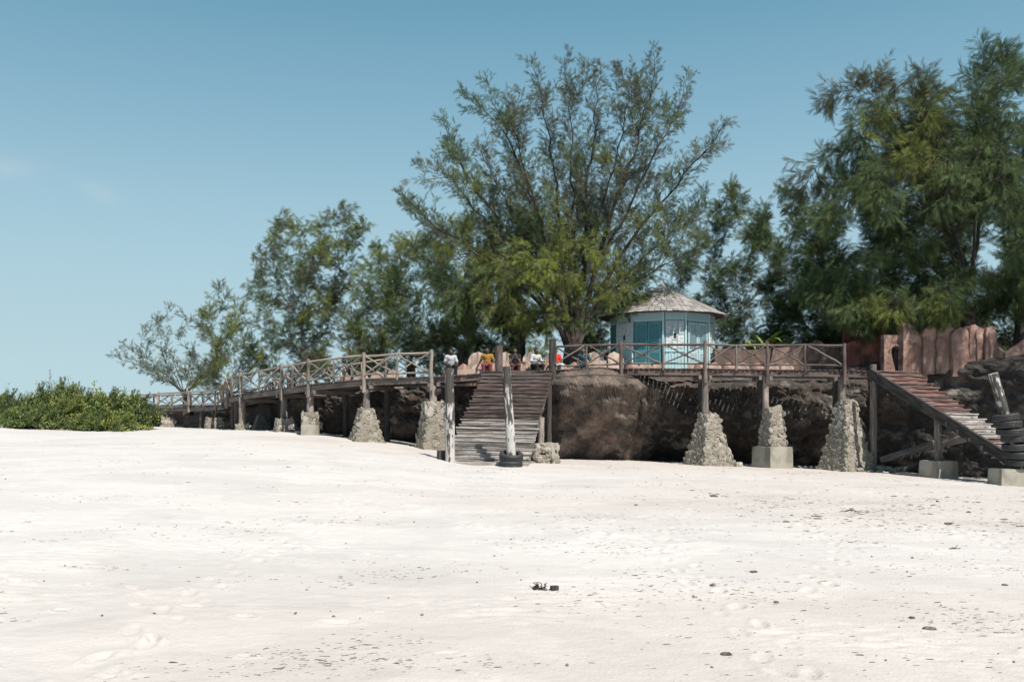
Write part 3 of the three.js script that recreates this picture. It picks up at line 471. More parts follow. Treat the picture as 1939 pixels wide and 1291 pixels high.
{ const g = thing('fallen_timber', 'long broken grey timber lying aslant beneath the side stairs', 'timber'); pole('log', at(1668, 871, 34.5), at(1828, 828, 33.2), 0.13, 0.18, M.greyWood, 0.05, g, 8, 10); for (let i = 0; i < 7; i++) { const t = 0.3 + i * 0.09, a = at(1668, 871, 34.5).lerp(at(1828, 828, 33.2), t); pole('splinter', a, a.clone().add(V(-0.16 + 0.05 * (i % 3), -0.24 - 0.05 * (i % 2), 0.06)), 0.06, 0.012, M.greyWood, 0.01, g, 5, 4); } }
// ---------------------------------------------------------------- plastered walls along the island's edge
const merlonCache = new Map();
function merlon(w, h, th, v = 0) {           // an upright slab with a worn round top
  const k = [w, h, th].map((x) => x.toFixed(2)).join() + v; if (merlonCache.has(k)) return merlonCache.get(k);
  const g = new THREE.BoxGeometry(w, h, th, 10, 18, 4), p = g.attributes.position, u = g.attributes.uv, r = w / 2, sd0 = w * 31 + h * 17 + v * 5.3;
  for (let i = 0; i < p.count; i++) {
    let x = p.getX(i), y = p.getY(i) + h / 2, z = p.getZ(i); const over = clamp((y - (h - r)) / r);
    const a = over * Math.PI / 2; if (over > 0) { y = h - r + r * Math.sin(a) * (1 - 0.12 * Math.abs(x) / r); x *= Math.max(0.05, Math.cos(a)); z *= 0.72 + 0.28 * Math.cos(a); }
    const e = Math.abs(x) / r; z *= 1 - 0.22 * e * e;
    const n = fbm(x * 2.2 + sd0, y * 2.2, z * 3, 4); x += 0.09 * w * noise(y * 2.1, sd0, 3) + 0.03 * n; z += 0.07 * n * Math.sign(z); y += 0.05 * noise(x * 4, sd0, 9) * (y / h);
    p.setXYZ(i, x, y, z); u.setXY(i, x + sd0 + (Math.abs(g.attributes.normal.getX(i)) > 0.5 ? z : 0), y);
  }
  g.computeVertexNormals(); merlonCache.set(k, g); return g;
}
function wallRun(g, pts, mat, th, part) {   // pts: [px, d, yBottom, yTop]
  for (let i = 0; i < pts.length - 1; i++) {
    const [pa, da, ba, ta] = pts[i], [pb, db, bb, tb] = pts[i + 1], a = V(PX(pa, da), 0, -da), b = V(PX(pb, db), 0, -db), L = a.distanceTo(b), dir = b.clone().sub(a);
    const geo = new THREE.BoxGeometry(L - 0.004, 1, th, 6, 4, 1), p = geo.attributes.position, u = geo.attributes.uv;
    for (let k = 0; k < p.count; k++) { const t = p.getX(k) / L + 0.5, lo = lerp(ba, bb, t), hi = lerp(ta, tb, t), y = lerp(lo, hi, p.getY(k) + 0.5); p.setY(k, y); p.setZ(k, p.getZ(k) + 0.03 * noise(p.getX(k) + i * 5, y * 1.5, 2) * (p.getZ(k) > 0 ? 1 : 0)); u.setXY(k, p.getX(k) + i * 3.1, y); }
    geo.computeVertexNormals(); mesh(part, geo, mat, g, a.clone().lerp(b, 0.5), quatX(dir));
  }
}
{
  // low parapet with a row of little rounded merlons, beside the deck
  const runs = [['low pink parapet with rounded knobs left of the stairs head', [[640, 40.9, 3.2, 3.62], [700, 40.2, 3.2, 3.7], [760, 39.6, 3.25, 3.78]]], ['low pink parapet with rounded knobs where the people sit', [[838, 38.6, 3.3, 3.97], [945, 38.3, 3.3, 4.0], [1050, 38.15, 3.3, 4.02], [1125, 38.2, 3.3, 4.04]]], ['low pink parapet with rounded knobs in front of the kiosk', [[1185, 38.6, 3.3, 4.02], [1260, 38.9, 3.3, 4.04], [1340, 39, 3.3, 4.04], [1420, 39.1, 3.3, 4.02], [1505, 39.1, 3.3, 4.0]]]];
  for (const [label, pts] of runs) {
    const g = thing('parapet_wall', label, 'parapet', null, 'low pink parapets beside the walkway'); wallRun(g, pts, M.cream, 0.3, 'wall');
    const people = label.includes('people');
    for (let i = 0; i < pts.length - 1; i++) { const [pa, da, , ta] = pts[i], [pb, db, , tb] = pts[i + 1], n = Math.max(2, Math.round((pb - pa) / 27)); for (let k = 0; k < n; k++) { const t = (k + 0.5) / n, d = lerp(da, db, t) + (people ? 0.3 : 0.0); mesh('merlon', merlon(0.52, people ? 0.62 : 0.36, 0.2), people && k % 2 ? M.pink : (i + k) % 3 ? M.cream : M.pink, g, V(PX(lerp(pa, pb, t), d), lerp(ta, tb, t) - (people ? 0.35 : 0.06), -d), quatY((R() - 0.5) * 0.3)); } }
  }
  // taller cream wall with large scallops behind the sitters
  const back = thing('scalloped_wall', 'cream scalloped wall behind the sitting people and the big trunk', 'wall');
  wallRun(back, [[890, 39.3, 3.4, 4.3], [1000, 39.1, 3.4, 4.35], [1065, 39.0, 3.4, 4.35]], M.cream, 0.3, 'wall'); wallRun(back, [[1108, 39.2, 3.4, 4.3], [1180, 39.3, 3.4, 4.5]], M.cream, 0.3, 'wall');
  for (const [px, w] of [[905, 1.0], [958, 0.9], [1004, 0.8], [1045, 0.8], [1122, 0.8], [1163, 0.7]]) mesh('merlon', merlon(w * 0.8, 0.9, 0.24), M.cream, back, V(PX(px, 39.15), 3.88, -39.12 + 0.06 * R()), quatY(0.05));
  const mid = thing('boundary_wall', 'stained plaster wall, tree shade painted in as brown, behind the right part of the railing', 'wall');
  wallRun(mid, [[1352, 39.8, 3.4, 4.95], [1420, 39.9, 3.4, 4.9], [1500, 40, 3.4, 5.05], [1545, 40, 3.4, 5.1], [1600, 40, 3.4, 5.1]], M.brown, 0.35, 'wall'); mesh('merlon', merlon(0.9, 0.9, 0.3), M.brown, mid, V(PX(1545, 40), 4.44, -39.95));
  const red = thing('red_wall', 'dark red plaster wall under trees beside the arched niche', 'wall');
  wallRun(red, [[1604, 39.4, 3.5, 5.15], [1640, 39.2, 3.5, 5.35], [1686, 38.8, 3.5, 5.6]], M.redPlaster, 0.4, 'wall'); mesh('rounded_end', merlon(1.0, 2.3, 0.35), M.redPlaster, red, V(PX(1690, 38.4), 3.45, -38.4), quatY(0.2));
  // pillar with an arched niche
  const g = thing('niche_pillar', 'pink plaster pillar with an arched niche and dark slot at stairs top', 'pillar');
  const px = PX(1690, 37.4), y0 = 3.6, top = PY(636, 37.4), s = new THREE.Shape(); s.moveTo(-0.44, 0); s.lineTo(0.44, 0); s.lineTo(0.44, top - y0); s.lineTo(-0.44, top - y0); s.lineTo(-0.44, 0);
  const h = new THREE.Path(); h.moveTo(0.0, 0.18); h.lineTo(0.24, 0.18); h.lineTo(0.24, 1.02); h.absarc(0.03, 1.02, 0.21, 0, Math.PI, false); h.lineTo(-0.0, 0.18); s.holes.push(h);
  const eg = new THREE.ExtrudeGeometry(s, { depth: 0.3, bevelEnabled: true, bevelThickness: 0.02, bevelSize: 0.02, bevelSegments: 2, curveSegments: 10 });
  mesh('pillar', eg, M.pink, g, V(px, y0, -37.4)); mesh('back', roughBox(0.8, top - y0 - 0.1, 0.1, 3, 0.005), M.redPlaster, g, V(px, (y0 + top) / 2, -37.5));
  mesh('door_slot', roughBox(0.16, 1.0, 0.06, 4, 0), M.blackWood, g, V(px + 0.12, y0 + 0.7, -37.32)); mesh('arch_band', new THREE.TorusGeometry(0.27, 0.03, 8, 20, Math.PI), M.pink, g, V(px + 0.03, y0 + 1.02, -37.06));
  // big crenellated wall at the right
  const big = thing('crenellated_wall', 'tall weathered pink wall with rounded merlons above the dark rock', 'wall');
  const P = [[1716, 37.4, 3.6, 5.0], [1760, 37.0, 3.7, 5.1], [1800, 36.8, 3.8, 5.1], [1850, 36.5, 3.8, 5.15], [1882, 36.3, 3.8, 5.15]]; wallRun(big, P, M.pink, 0.4, 'wall');
  { const w = new THREE.Shape(); w.moveTo(-0.42, 0); w.lineTo(0.62, 0); w.lineTo(0.66, 1.15); w.bezierCurveTo(0.45, 1.3, 0.3, 1.95, -0.12, 2.2); w.lineTo(-0.4, 2.22); w.lineTo(-0.42, 0); mesh('wing', new THREE.ExtrudeGeometry(w, { depth: 0.34, bevelEnabled: true, bevelThickness: 0.03, bevelSize: 0.03, bevelSegments: 2 }), M.pink, big, V(PX(1722, 37.2), 3.5, -37.25), quatY(0.12)); }
  for (const [q, w, y, t] of [[1757, 0.56, 618, 0.03], [1784, 0.62, 617, -0.05], [1813, 0.6, 621, 0.07], [1837, 0.34, 617, -0.04], [1852, 0.3, 622, 0.1], [1866, 0.3, 618, -0.08], [1876, 0.26, 626, 0.12]]) { const d = 36.95 - (q - 1750) * 0.006 + ((q * 7) % 5) * 0.05; const m = mesh('merlon', merlon(w * 1.15, 1.95, 0.42), M.pink, big, V(PX(q, d), PY(y, d) - 1.93, -d + 0.2), quatY(t)); m.rotateZ(t * 0.5); }
  wallRun(big, [[1826, 36.9, 4.6, 5.62], [1878, 36.6, 4.6, 5.6]], M.redPlaster, 0.2, 'rear_wall');
  const low = thing('low_wall', 'short broken pink wall at right edge under hanging foliage', 'wall'); wallRun(low, [[1884, 36, 4.0, 4.95], [1905, 35.6, 4.0, 4.5], [1960, 35, 4.0, 5.2]], M.pink, 0.3, 'wall');
  // tower roof behind the red wall
  const tr = thing('tiled_roof', 'dark tiled roof edge peeping out under the trees', 'roof'); for (let i = 0; i < 7; i++) { const m = mesh('tile', new THREE.CylinderGeometry(0.1, 0.1, 1.4, 9, 1, false, 0, Math.PI), M.shingle[i % 3], tr, V(PX(1612 + i * 11, 40.4), PY(614, 40.4), -40.6)); m.rotation.set(Math.PI / 2 - 0.35, Math.PI / 2 * 0, 0); } mesh('fascia', roughBox(2.0, 1.5, 0.2, 6, 0.01), M.redPlaster, tr, V(PX(1645, 40.6), PY(634, 40.6), -40.9));
}

// ---------------------------------------------------------------- the octagonal-looking kiosk
{
  const d = 41, cx = PX(1254, d), cz = -d, y0 = 3.72, Rw = 2.24, k = thing('timber_kiosk', 'pale blue many sided timber kiosk with shingled conical roof', 'kiosk', V(cx, 0, cz));
  const A = 35.4 * Math.PI / 180 / 2, B = 24.6 * Math.PI / 180 / 2, yTop = 6.62, H = yTop - y0;
  mesh('floor_slab', new THREE.CylinderGeometry(2.3, 2.32, 0.3, 24), M.concrete, k, V(0, y0 - 0.13, 0));
  const faces = []; for (let i = 0; i < 6; i++) { faces.push([4.6 + 60 * i, false]); faces.push([34.6 + 60 * i, true]); }
  const bx = (w, h, t) => { const g = new THREE.BoxGeometry(w, h, t), p = g.attributes.position, u = g.attributes.uv; for (let i = 0; i < p.count; i++) u.setXY(i, p.getX(i) + p.getZ(i) + w, p.getY(i)); return g; };
  for (const [deg, wide] of faces) {
    const a = deg * Math.PI / 180, half = wide ? A : B, w = 2 * Rw * Math.sin(half), ap = Rw * Math.cos(half), q = quatY(a), N = V(Math.sin(a), 0, Math.cos(a)), T = V(Math.cos(a), 0, -Math.sin(a));
    const front = Math.cos(a) > 0.05, put = (name, geo, mat, u, y, out, parent = k) => mesh(name, geo, mat, parent, N.clone().multiplyScalar(ap + out).addScaledVector(T, u).add(V(0, y, 0)), q);
    put('corner_post', bx(0.09, H, 0.11), M.frameBlue, w / 2 - 0.01, y0 + H / 2, 0.0);
    put('lintel', bx(w - 0.12, 0.5, 0.06), M.boardBlue, 0, yTop - 0.27, 0);
    if (wide) {
      put('sill', bx(w - 0.12, 0.1, 0.1), M.frameBlue, 0, y0 + 0.06, 0.0);
      for (const s of [-1, 1]) {
        const lw = (w - 0.2) / 2, open = 0;
        const leaf = put('door_leaf', bx(lw - 0.01, H - 0.68, 0.045), deg > 180 && deg < 340 ? M.doorBlue : M.doorBlue, s * (lw / 2 + 0.006), y0 + 0.12 + (H - 0.68) / 2, 0.0);
        if (!front) continue;
        const slatMat = deg < 60 ? M.frameBlue : M.doorBlue, hh = (H - 0.68);
        for (const [yy, h2] of [[hh * 0.2, hh * 0.5], [-hh * 0.28, hh * 0.36]]) {
          for (const e of [-1, 1]) mesh('stile', bx(0.06, h2 + 0.1, 0.03), slatMat, leaf, V(e * (lw / 2 - 0.045), yy, 0.036));
          for (const e of [-1, 1]) mesh('rail', bx(lw - 0.152, 0.06, 0.03), slatMat, leaf, V(0, yy + e * (h2 / 2 + 0.02), 0.036));
          const slats = []; const ns = Math.round(h2 / 0.07); for (let i = 0; i < ns; i++) { const g = bx(lw - 0.16, 0.05, 0.012); if (yy > 0) g.rotateX(0.6); else g.rotateX(0.1); g.translate(0, yy - h2 / 2 + (i + 0.5) * h2 / ns, 0.038); slats.push(g); } mesh('louvre', mergeGeometries(slats), slatMat, leaf);
        }
      }
      put('door_head', bx(w - 0.12, 0.06, 0.1), M.frameBlue, 0, y0 + H - 0.53, 0.02);
    } else {
      const nb = 6, bw = (w - 0.14) / nb; for (let i = 0; i < nb; i++) put('board', bx(bw - 0.012, H - 0.54, 0.04), M.boardBlue, (i - (nb - 1) / 2) * bw, y0 + (H - 0.54) / 2, (i % 2) * 0.006 - 0.004);
      if (front) {
        const C = [-0.27, 0, 0.27], pic = (c, y, ww, h, dark) => { const m = put('pinned_print', bx(ww, h, 0.012), M.paper, C[c], y0 + y, 0.032); if (dark) { const s = new THREE.Shape(); s.moveTo(-ww * 0.28, 0); s.lineTo(ww * 0.28, 0); s.lineTo(ww * 0.28, h * 0.45); s.absarc(0, h * 0.45, ww * 0.28, 0, Math.PI, false); s.lineTo(-ww * 0.28, 0); mesh('dark_arch', new THREE.ExtrudeGeometry(s, { depth: 0.006, bevelEnabled: false }), M.paperDark, m, V(0, -h * 0.36, 0.007)); } };
        pic(0, 2.25, 0.22, 0.08); pic(1, 2.25, 0.2, 0.08); pic(2, 2.23, 0.22, 0.1);
        pic(0, 1.98, 0.22, 0.36); pic(1, 2.06, 0.19, 0.22); pic(2, 1.98, 0.22, 0.4); pic(1, 1.72, 0.22, 0.34, true); pic(0, 1.48, 0.23, 0.5); pic(1, 1.34, 0.2, 0.34); pic(2, 1.46, 0.24, 0.52);
        for (const u of [-0.135, 0.135]) put('batten', bx(0.025, 1.5, 0.02), M.frameBlue, u, y0 + 1.6, 0.036);
        put('batten', bx(w - 0.15, 0.04, 0.03), M.frameBlue, 0, y0 + 1.05, 0.04);
      }
    }
  }
  // conical roof: a sheathing cone and courses of shingles on each of its twelve slopes
  const eave = 6.44, apex = 7.9, Re = 2.8, slope = Math.hypot(Re, apex - eave);
  const sheath = new THREE.ConeGeometry(Re - 0.05, apex - eave - 0.03, 12, 1, false); sheath.rotateY(0); const roof = mesh('roof', sheath, M.darkWood, k, V(0, (apex + eave) / 2 - 0.04, 0));
  mesh('finial', STONES[0], M.shingle[2], k, V(0, apex - 0.03, 0), null, V(0.09, 0.06, 0.09));
  const sg = [0, 1, 2].map((i) => { const g = plankGeo(0.3, 1, 0.018, 900 + i, 1, 0.004); return g; });
  const rest = []; let placed = 0; const tilt = Math.atan2(apex - eave, Re), m4 = new THREE.Matrix4();
  for (let f = 0; f < 12; f++) {
    const a = (f * 30 + 19.6) * Math.PI / 180, hf = Math.tan(Math.PI / 12), N = V(Math.sin(a), 0, Math.cos(a)), T = V(Math.cos(a), 0, -Math.sin(a)), down = N.clone().multiplyScalar(Math.cos(tilt)).add(V(0, -Math.sin(tilt), 0)), nor = N.clone().multiplyScalar(Math.sin(tilt)).add(V(0, Math.cos(tilt), 0)), facing = Math.cos(a + 0.16) > 0.2;
    for (let c = 0; c < 12; c++) {
      const s = slope - 0.02 - c * 0.245, r = s * Math.cos(tilt) * Math.cos(Math.PI / 12), wid = 2 * r * hf / Math.cos(Math.PI / 12) * 1.0; if (s < 0.15) break;
      const n = Math.max(1, Math.round(wid / 0.24)), w = wid / n;
      for (let i = 0; i < n; i++) {
        const p = V(0, apex, 0).addScaledVector(down, s - 0.12 + (R() - 0.5) * 0.03).addScaledVector(T, (i - (n - 1) / 2) * w + (R() - 0.5) * 0.015).addScaledVector(nor, 0.022 + R() * 0.008 - 0.06), x = down.clone().addScaledVector(nor, 0.06).normalize(), q = quatX(x, nor);
        q.multiply(new THREE.Quaternion().setFromAxisAngle(V(0, 1, 0), (R() - 0.5) * 0.06));
        const sc = V(1, 1, w * (0.93 - R() * 0.06));
        if (facing && placed < 290) { mesh('shingle', sg[placed % 3], M.shingle[Math.floor(R() * 3)], k, p, q, sc); placed++; } else { const g = sg[i % 3].clone(); g.applyMatrix4(m4.compose(p, q, sc)); rest.push(g); }
      }
    }
  }
  stuff(mesh('shingles', mergeGeometries(rest), M.shingle[0], k));
}

// ---------------------------------------------------------------- people sitting on the low parapet
function sdCap(p, a, b, ra, rb) { const bx = b[0] - a[0], by = b[1] - a[1], bz = b[2] - a[2], px = p[0] - a[0], py = p[1] - a[1], pz = p[2] - a[2], h = clamp((px * bx + py * by + pz * bz) / (bx * bx + by * by + bz * bz + 1e-9)); return Math.hypot(px - bx * h, py - by * h, pz - bz * h) - lerp(ra, rb, h); }
const smin = (a, b, k) => { const h = Math.max(k - Math.abs(a - b), 0) / k; return Math.min(a, b) - h * h * k * 0.25; };
function isoMesh(fn, c, half, res) {
  const mc = new MarchingCubes(res, new THREE.MeshBasicMaterial(), false, false, 60000); mc.isolation = 0; const hs = res / 2;
  for (let z = 0; z < res; z++) for (let y = 0; y < res; y++) for (let x = 0; x < res; x++) mc.field[x + y * res + z * res * res] = -fn([(x - hs) / hs * half + c[0], (y - hs) / hs * half + c[1], (z - hs) / hs * half + c[2]]);
  mc.update(); const n = mc.count, pos = mc.positionArray.slice(0, n * 3);
  for (let i = 0; i < n; i++) for (let k = 0; k < 3; k++) pos[i * 3 + k] = pos[i * 3 + k] * half + c[k];
  return geoFrom(Array.from(pos), null);
}
function paint(g, rgb) { const n = g.attributes.position.count, a = new Float32Array(n * 3); for (let i = 0; i < n; i++) a.set(rgb, i * 3); g.setAttribute('color', new THREE.BufferAttribute(a, 3)); return g; }
const clean = (g) => { g = g.index ? g.toNonIndexed() : g; for (const k of Object.keys(g.attributes)) if (!['position', 'normal', 'color'].includes(k)) g.deleteAttribute(k); return g; };
const cloth = (rgb, s) => { const c = rgb; return std({ map: tex(64, 64, 0.25, 0.25, (u, v) => c.map((x) => x * (0.75 + 0.5 * tn(u, v, 8, 8, s, 3))), true), color: 0xffffff, roughness: 0.95 }); };
function person(label, pos, yaw, o) {
  const J = { pel: [0, 0.12, 0], waist: [0, 0.27, 0.02 + (o.lean ?? 0) * 0.3], chest: [0, 0.43, 0.03 + (o.lean ?? 0)], neck: [0, 0.57, 0.03 + (o.lean ?? 0)], head: [(o.tilt ?? 0), 0.72, 0.06 + (o.lean ?? 0) * 1.2] };
  const L = o.lean ?? 0, sh = [-1, 1].map((s) => [s * 0.175, 0.51, 0.02 + L]), el = o.el, ha = o.ha, hip = [-1, 1].map((s) => [s * 0.09, 0.09, 0.02]), kn = o.kn ?? [[-0.14, 0.12, 0.42], [0.14, 0.12, 0.42]], an = o.an ?? [[-0.13, -0.27, 0.4], [0.15, -0.27, 0.38]];
  const limb = (p) => {
    let q = sdCap(p, J.pel, J.waist, 0.135, 0.115); q = smin(q, sdCap(p, J.waist, J.chest, 0.115, 0.135), 0.06); q = smin(q, sdCap(p, sh[0], sh[1], 0.062, 0.062), 0.08); q = smin(q, sdCap(p, J.chest, J.neck, 0.1, 0.05), 0.05); q = smin(q, sdCap(p, J.neck, J.head, 0.05, 0.05), 0.03);
    for (const s of [0, 1]) { q = smin(q, sdCap(p, sh[s], el[s], 0.05, 0.039), 0.04); q = smin(q, sdCap(p, el[s], ha[s], 0.04, 0.028), 0.03); q = smin(q, sdCap(p, hip[s], kn[s], 0.088, 0.058), 0.05); q = smin(q, sdCap(p, kn[s], an[s], 0.056, 0.038), 0.04); q = smin(q, sdCap(p, an[s], [an[s][0], an[s][1] - 0.05, an[s][2] + 0.17], 0.04, 0.032), 0.03); }
    return q;
  };
  const g = thing('person', label, 'person', pos, 'people sitting on the parapet'); g.rotation.y = yaw;
  const skin = o.skin ?? [0.075, 0.042, 0.03], parts = [];
  parts.push(paint(clean(isoMesh(limb, [0, 0.2, 0.15], 0.68, 72)), skin));
  const hd = J.head, headFn = (p) => { const x = (p[0] - hd[0]) / 0.076, y = (p[1] - hd[1]) / 0.112, z = (p[2] - hd[2]) / 0.095; let q = (Math.sqrt(x * x + y * y + z * z) - 1) * 0.08; q = smin(q, sdCap(p, [hd[0], hd[1] - 0.07, hd[2] + 0.03], [hd[0], hd[1] - 0.085, hd[2] + 0.06], 0.045, 0.03), 0.03); q = smin(q, sdCap(p, [hd[0], hd[1] + 0.01, hd[2] + 0.09], [hd[0], hd[1] - 0.025, hd[2] + 0.112], 0.011, 0.016), 0.012); for (const s of [-1, 1]) q = smin(q, sdCap(p, [hd[0] + s * 0.078, hd[1] + 0.015, hd[2]], [hd[0] + s * 0.08, hd[1] - 0.025, hd[2]], 0.014, 0.01), 0.008); return q; };
  parts.push(paint(clean(isoMesh(headFn, hd, 0.16, 40)), skin));
  for (const s of [-1, 1]) { const e = new THREE.SphereGeometry(0.013, 8, 6); e.translate(hd[0] + s * 0.031, hd[1] + 0.012, hd[2] + 0.083); parts.push(paint(clean(e), [0.5, 0.48, 0.45])); const i = new THREE.SphereGeometry(0.007, 6, 5); i.translate(hd[0] + s * 0.031, hd[1] + 0.012, hd[2] + 0.092); parts.push(paint(clean(i), [0.01, 0.01, 0.01])); }
  { const m = new THREE.SphereGeometry(0.022, 8, 5); m.scale(1, 0.3, 0.4); m.translate(hd[0], hd[1] - 0.055, hd[2] + 0.088); parts.push(paint(clean(m), [skin[0] * 1.2, skin[1] * 0.7, skin[2] * 0.7])); }
  for (const s of [0, 1]) {            // a palm and five bent fingers
    const a = V(...el[s]), b = V(...ha[s]), dir = b.clone().sub(a).normalize(), sid = V().crossVectors(dir, V(0, 1, 0.3)).normalize(), dn = V().crossVectors(sid, dir);
    const palm = tube([b.clone().addScaledVector(dir, -0.02), b.clone().addScaledVector(dir, 0.035), b.clone().addScaledVector(dir, 0.08)], [0.027, 0.036, 0.03], 8, 3, 0.02); parts.push(paint(clean(palm), skin));
    for (let f = 0; f < 4; f++) { const o2 = b.clone().addScaledVector(dir, 0.072).addScaledVector(sid, (f - 1.5) * 0.019), l = [0.07, 0.08, 0.075, 0.06][f], m1 = o2.clone().addScaledVector(dir, l * 0.5).addScaledVector(dn, -0.008), m2 = m1.clone().addScaledVector(dir, l * 0.4).addScaledVector(dn, -0.028); parts.push(paint(clean(tube([o2, m1, m2], [0.0095, 0.0085, 0.007], 6, f, 0.01)), skin)); }
    const t0 = b.clone().addScaledVector(dir, 0.02).addScaledVector(sid, (s ? -1 : 1) * 0.028), t1 = t0.clone().addScaledVector(dir, 0.035).addScaledVector(sid, (s ? -1 : 1) * 0.022), t2 = t1.clone().addScaledVector(dir, 0.03).addScaledVector(dn, -0.01); parts.push(paint(clean(tube([t0, t1, t2], [0.012, 0.0105, 0.008], 6, 9, 0.01)), skin));
  }
  mesh('body', mergeGeometries(parts), std({ vertexColors: true, roughness: 0.6 }), g);
  const sl = o.sleeve ?? 0.7, shirt = (p) => { let q = sdCap(p, [0, 0.1, 0.0], J.waist, 0.152, 0.135); q = smin(q, sdCap(p, J.waist, J.chest, 0.135, 0.152), 0.06); q = smin(q, sdCap(p, sh[0], sh[1], 0.078, 0.078), 0.08); for (const s of [0, 1]) { const e = el[s].map((v, i) => lerp(sh[s][i], v, sl)); q = smin(q, sdCap(p, sh[s], e, 0.068, sl > 0.9 ? 0.055 : 0.068), 0.04); if (o.long) q = smin(q, sdCap(p, el[s], ha[s].map((v, i) => lerp(el[s][i], v, 0.85)), 0.055, 0.04), 0.03); } q += 0.012 * noise(p[0] * 14, p[1] * 11, p[2] * 14); const neck = Math.hypot(p[0], p[1] - 0.61, p[2] - 0.05 - L) - 0.085; return Math.max(q, -neck); };
  mesh('shirt', isoMesh(shirt, [0, 0.3, 0.1], 0.55, 64), std({ color: new THREE.Color().setRGB(...o.shirt), roughness: 0.95 }), g);
  const pants = (p) => { let q = sdCap(p, [0, 0.1, -0.01], [0, 0.16, 0], 0.15, 0.14); for (const s of [0, 1]) { q = smin(q, sdCap(p, hip[s], kn[s], 0.104, 0.078), 0.05); if (!o.shorts) q = smin(q, sdCap(p, kn[s], an[s].map((v, i) => lerp(kn[s][i], v, 0.92)), 0.076, 0.06), 0.04); } return q + 0.01 * noise(p[0] * 13, p[1] * 13, p[2] * 13); };
  mesh('trousers', isoMesh(pants, [0, 0.0, 0.2], 0.5, 60), std({ color: new THREE.Color().setRGB(...o.pants), roughness: 0.95 }), g);
  const hair = (p) => { const x = (p[0] - hd[0]) / 0.09, y = (p[1] - hd[1] - 0.012) / 0.123, z = (p[2] - hd[2] + 0.012) / 0.105; let q = (Math.sqrt(x * x + y * y + z * z) - 1) * 0.09; q = Math.max(q, (p[2] - hd[2] - 0.055) * 0.8 - (p[1] - hd[1] - 0.05) * 0.9); if (o.longHair) q = smin(q, sdCap(p, [hd[0], hd[1], hd[2] - 0.06], [hd[0], hd[1] - 0.24, hd[2] - 0.08], 0.08, 0.06), 0.04); else q = Math.max(q, hd[1] - 0.05 - p[1]); return q + 0.006 * noise(p[0] * 60, p[1] * 60, p[2] * 60); };
  mesh('hair', isoMesh(hair, [hd[0], hd[1] - (o.longHair ? 0.08 : 0), hd[2]], 0.26, 44), std({ color: new THREE.Color().setRGB(0.012, 0.01, 0.009), roughness: 0.9 }), g);
  return g;
}
const seat = (px, d, y = 4.0) => V(PX(px, d), y, -d);
person('person in white shirt sitting above the black topped pole', seat(853, 38.35, 3.99), 0.25, { el: [[-0.26, 0.26, 0.02], [0.27, 0.24, 0.1]], ha: [[-0.1, 0.14, 0.22], [0.2, 0.12, 0.3]], shirt: [0.42, 0.42, 0.44], pants: [0.02, 0.02, 0.025], lean: 0.03 });
person('person in mustard yellow shirt leaning on one straight arm', seat(923, 38.05, 4.02), -0.05, { el: [[-0.3, 0.28, -0.03], [0.27, 0.26, 0.06]], ha: [[-0.42, 0.04, 0.02], [0.16, 0.14, 0.26]], shirt: [0.3, 0.15, 0.03], pants: [0.2, 0.05, 0.07], sleeve: 0.5 });
person('long haired person in black with hands at the chin', seat(975, 38.0, 4.0), 0.05, { el: [[-0.2, 0.25, 0.16], [0.2, 0.25, 0.16]], ha: [[-0.05, 0.5, 0.17], [0.05, 0.5, 0.17]], shirt: [0.015, 0.016, 0.02], pants: [0.1, 0.045, 0.04], longHair: true, lean: 0.03, skin: [0.1, 0.055, 0.038], sleeve: 0.3 });
person('person in long sleeved white shirt resting arms forward on the knees', seat(1012, 38.0, 4.0), 0.55, { el: [[-0.25, 0.3, 0.14], [0.25, 0.3, 0.16]], ha: [[-0.1, 0.28, 0.38], [0.18, 0.27, 0.42]], shirt: [0.45, 0.45, 0.45], pants: [0.02, 0.02, 0.022], long: true, sleeve: 1, lean: 0.07 });
person('person in bright red top half hidden by the dark post', seat(1051, 37.95, 4.0), 0.3, { el: [[-0.26, 0.26, 0.05], [0.27, 0.25, 0.08]], ha: [[-0.14, 0.14, 0.26], [0.18, 0.13, 0.26]], shirt: [0.6, 0.035, 0.015], pants: [0.5, 0.48, 0.45], sleeve: 0.45 });
person('person in dark teal top sitting right of the big tree trunk', seat(1106, 38.05, 4.02), -0.25, { el: [[-0.27, 0.27, 0.06], [0.27, 0.27, 0.04]], ha: [[-0.15, 0.13, 0.28], [0.17, 0.13, 0.26]], shirt: [0.025, 0.075, 0.09], pants: [0.05, 0.06, 0.08], skin: [0.14, 0.08, 0.055], lean: 0.05 });
// ---------------------------------------------------------------- casuarina trees
const UP = V(0, 1, 0);
function perp(t, r) { const a = V(r() - 0.5, r() - 0.5, r() - 0.5); a.addScaledVector(t, -a.dot(t)); return a.normalize(); }
const TONES = { grey: [0.098, 0.106, 0.055], olive: [0.125, 0.15, 0.03], green: [0.072, 0.11, 0.034], yellow: [0.165, 0.2, 0.03] };
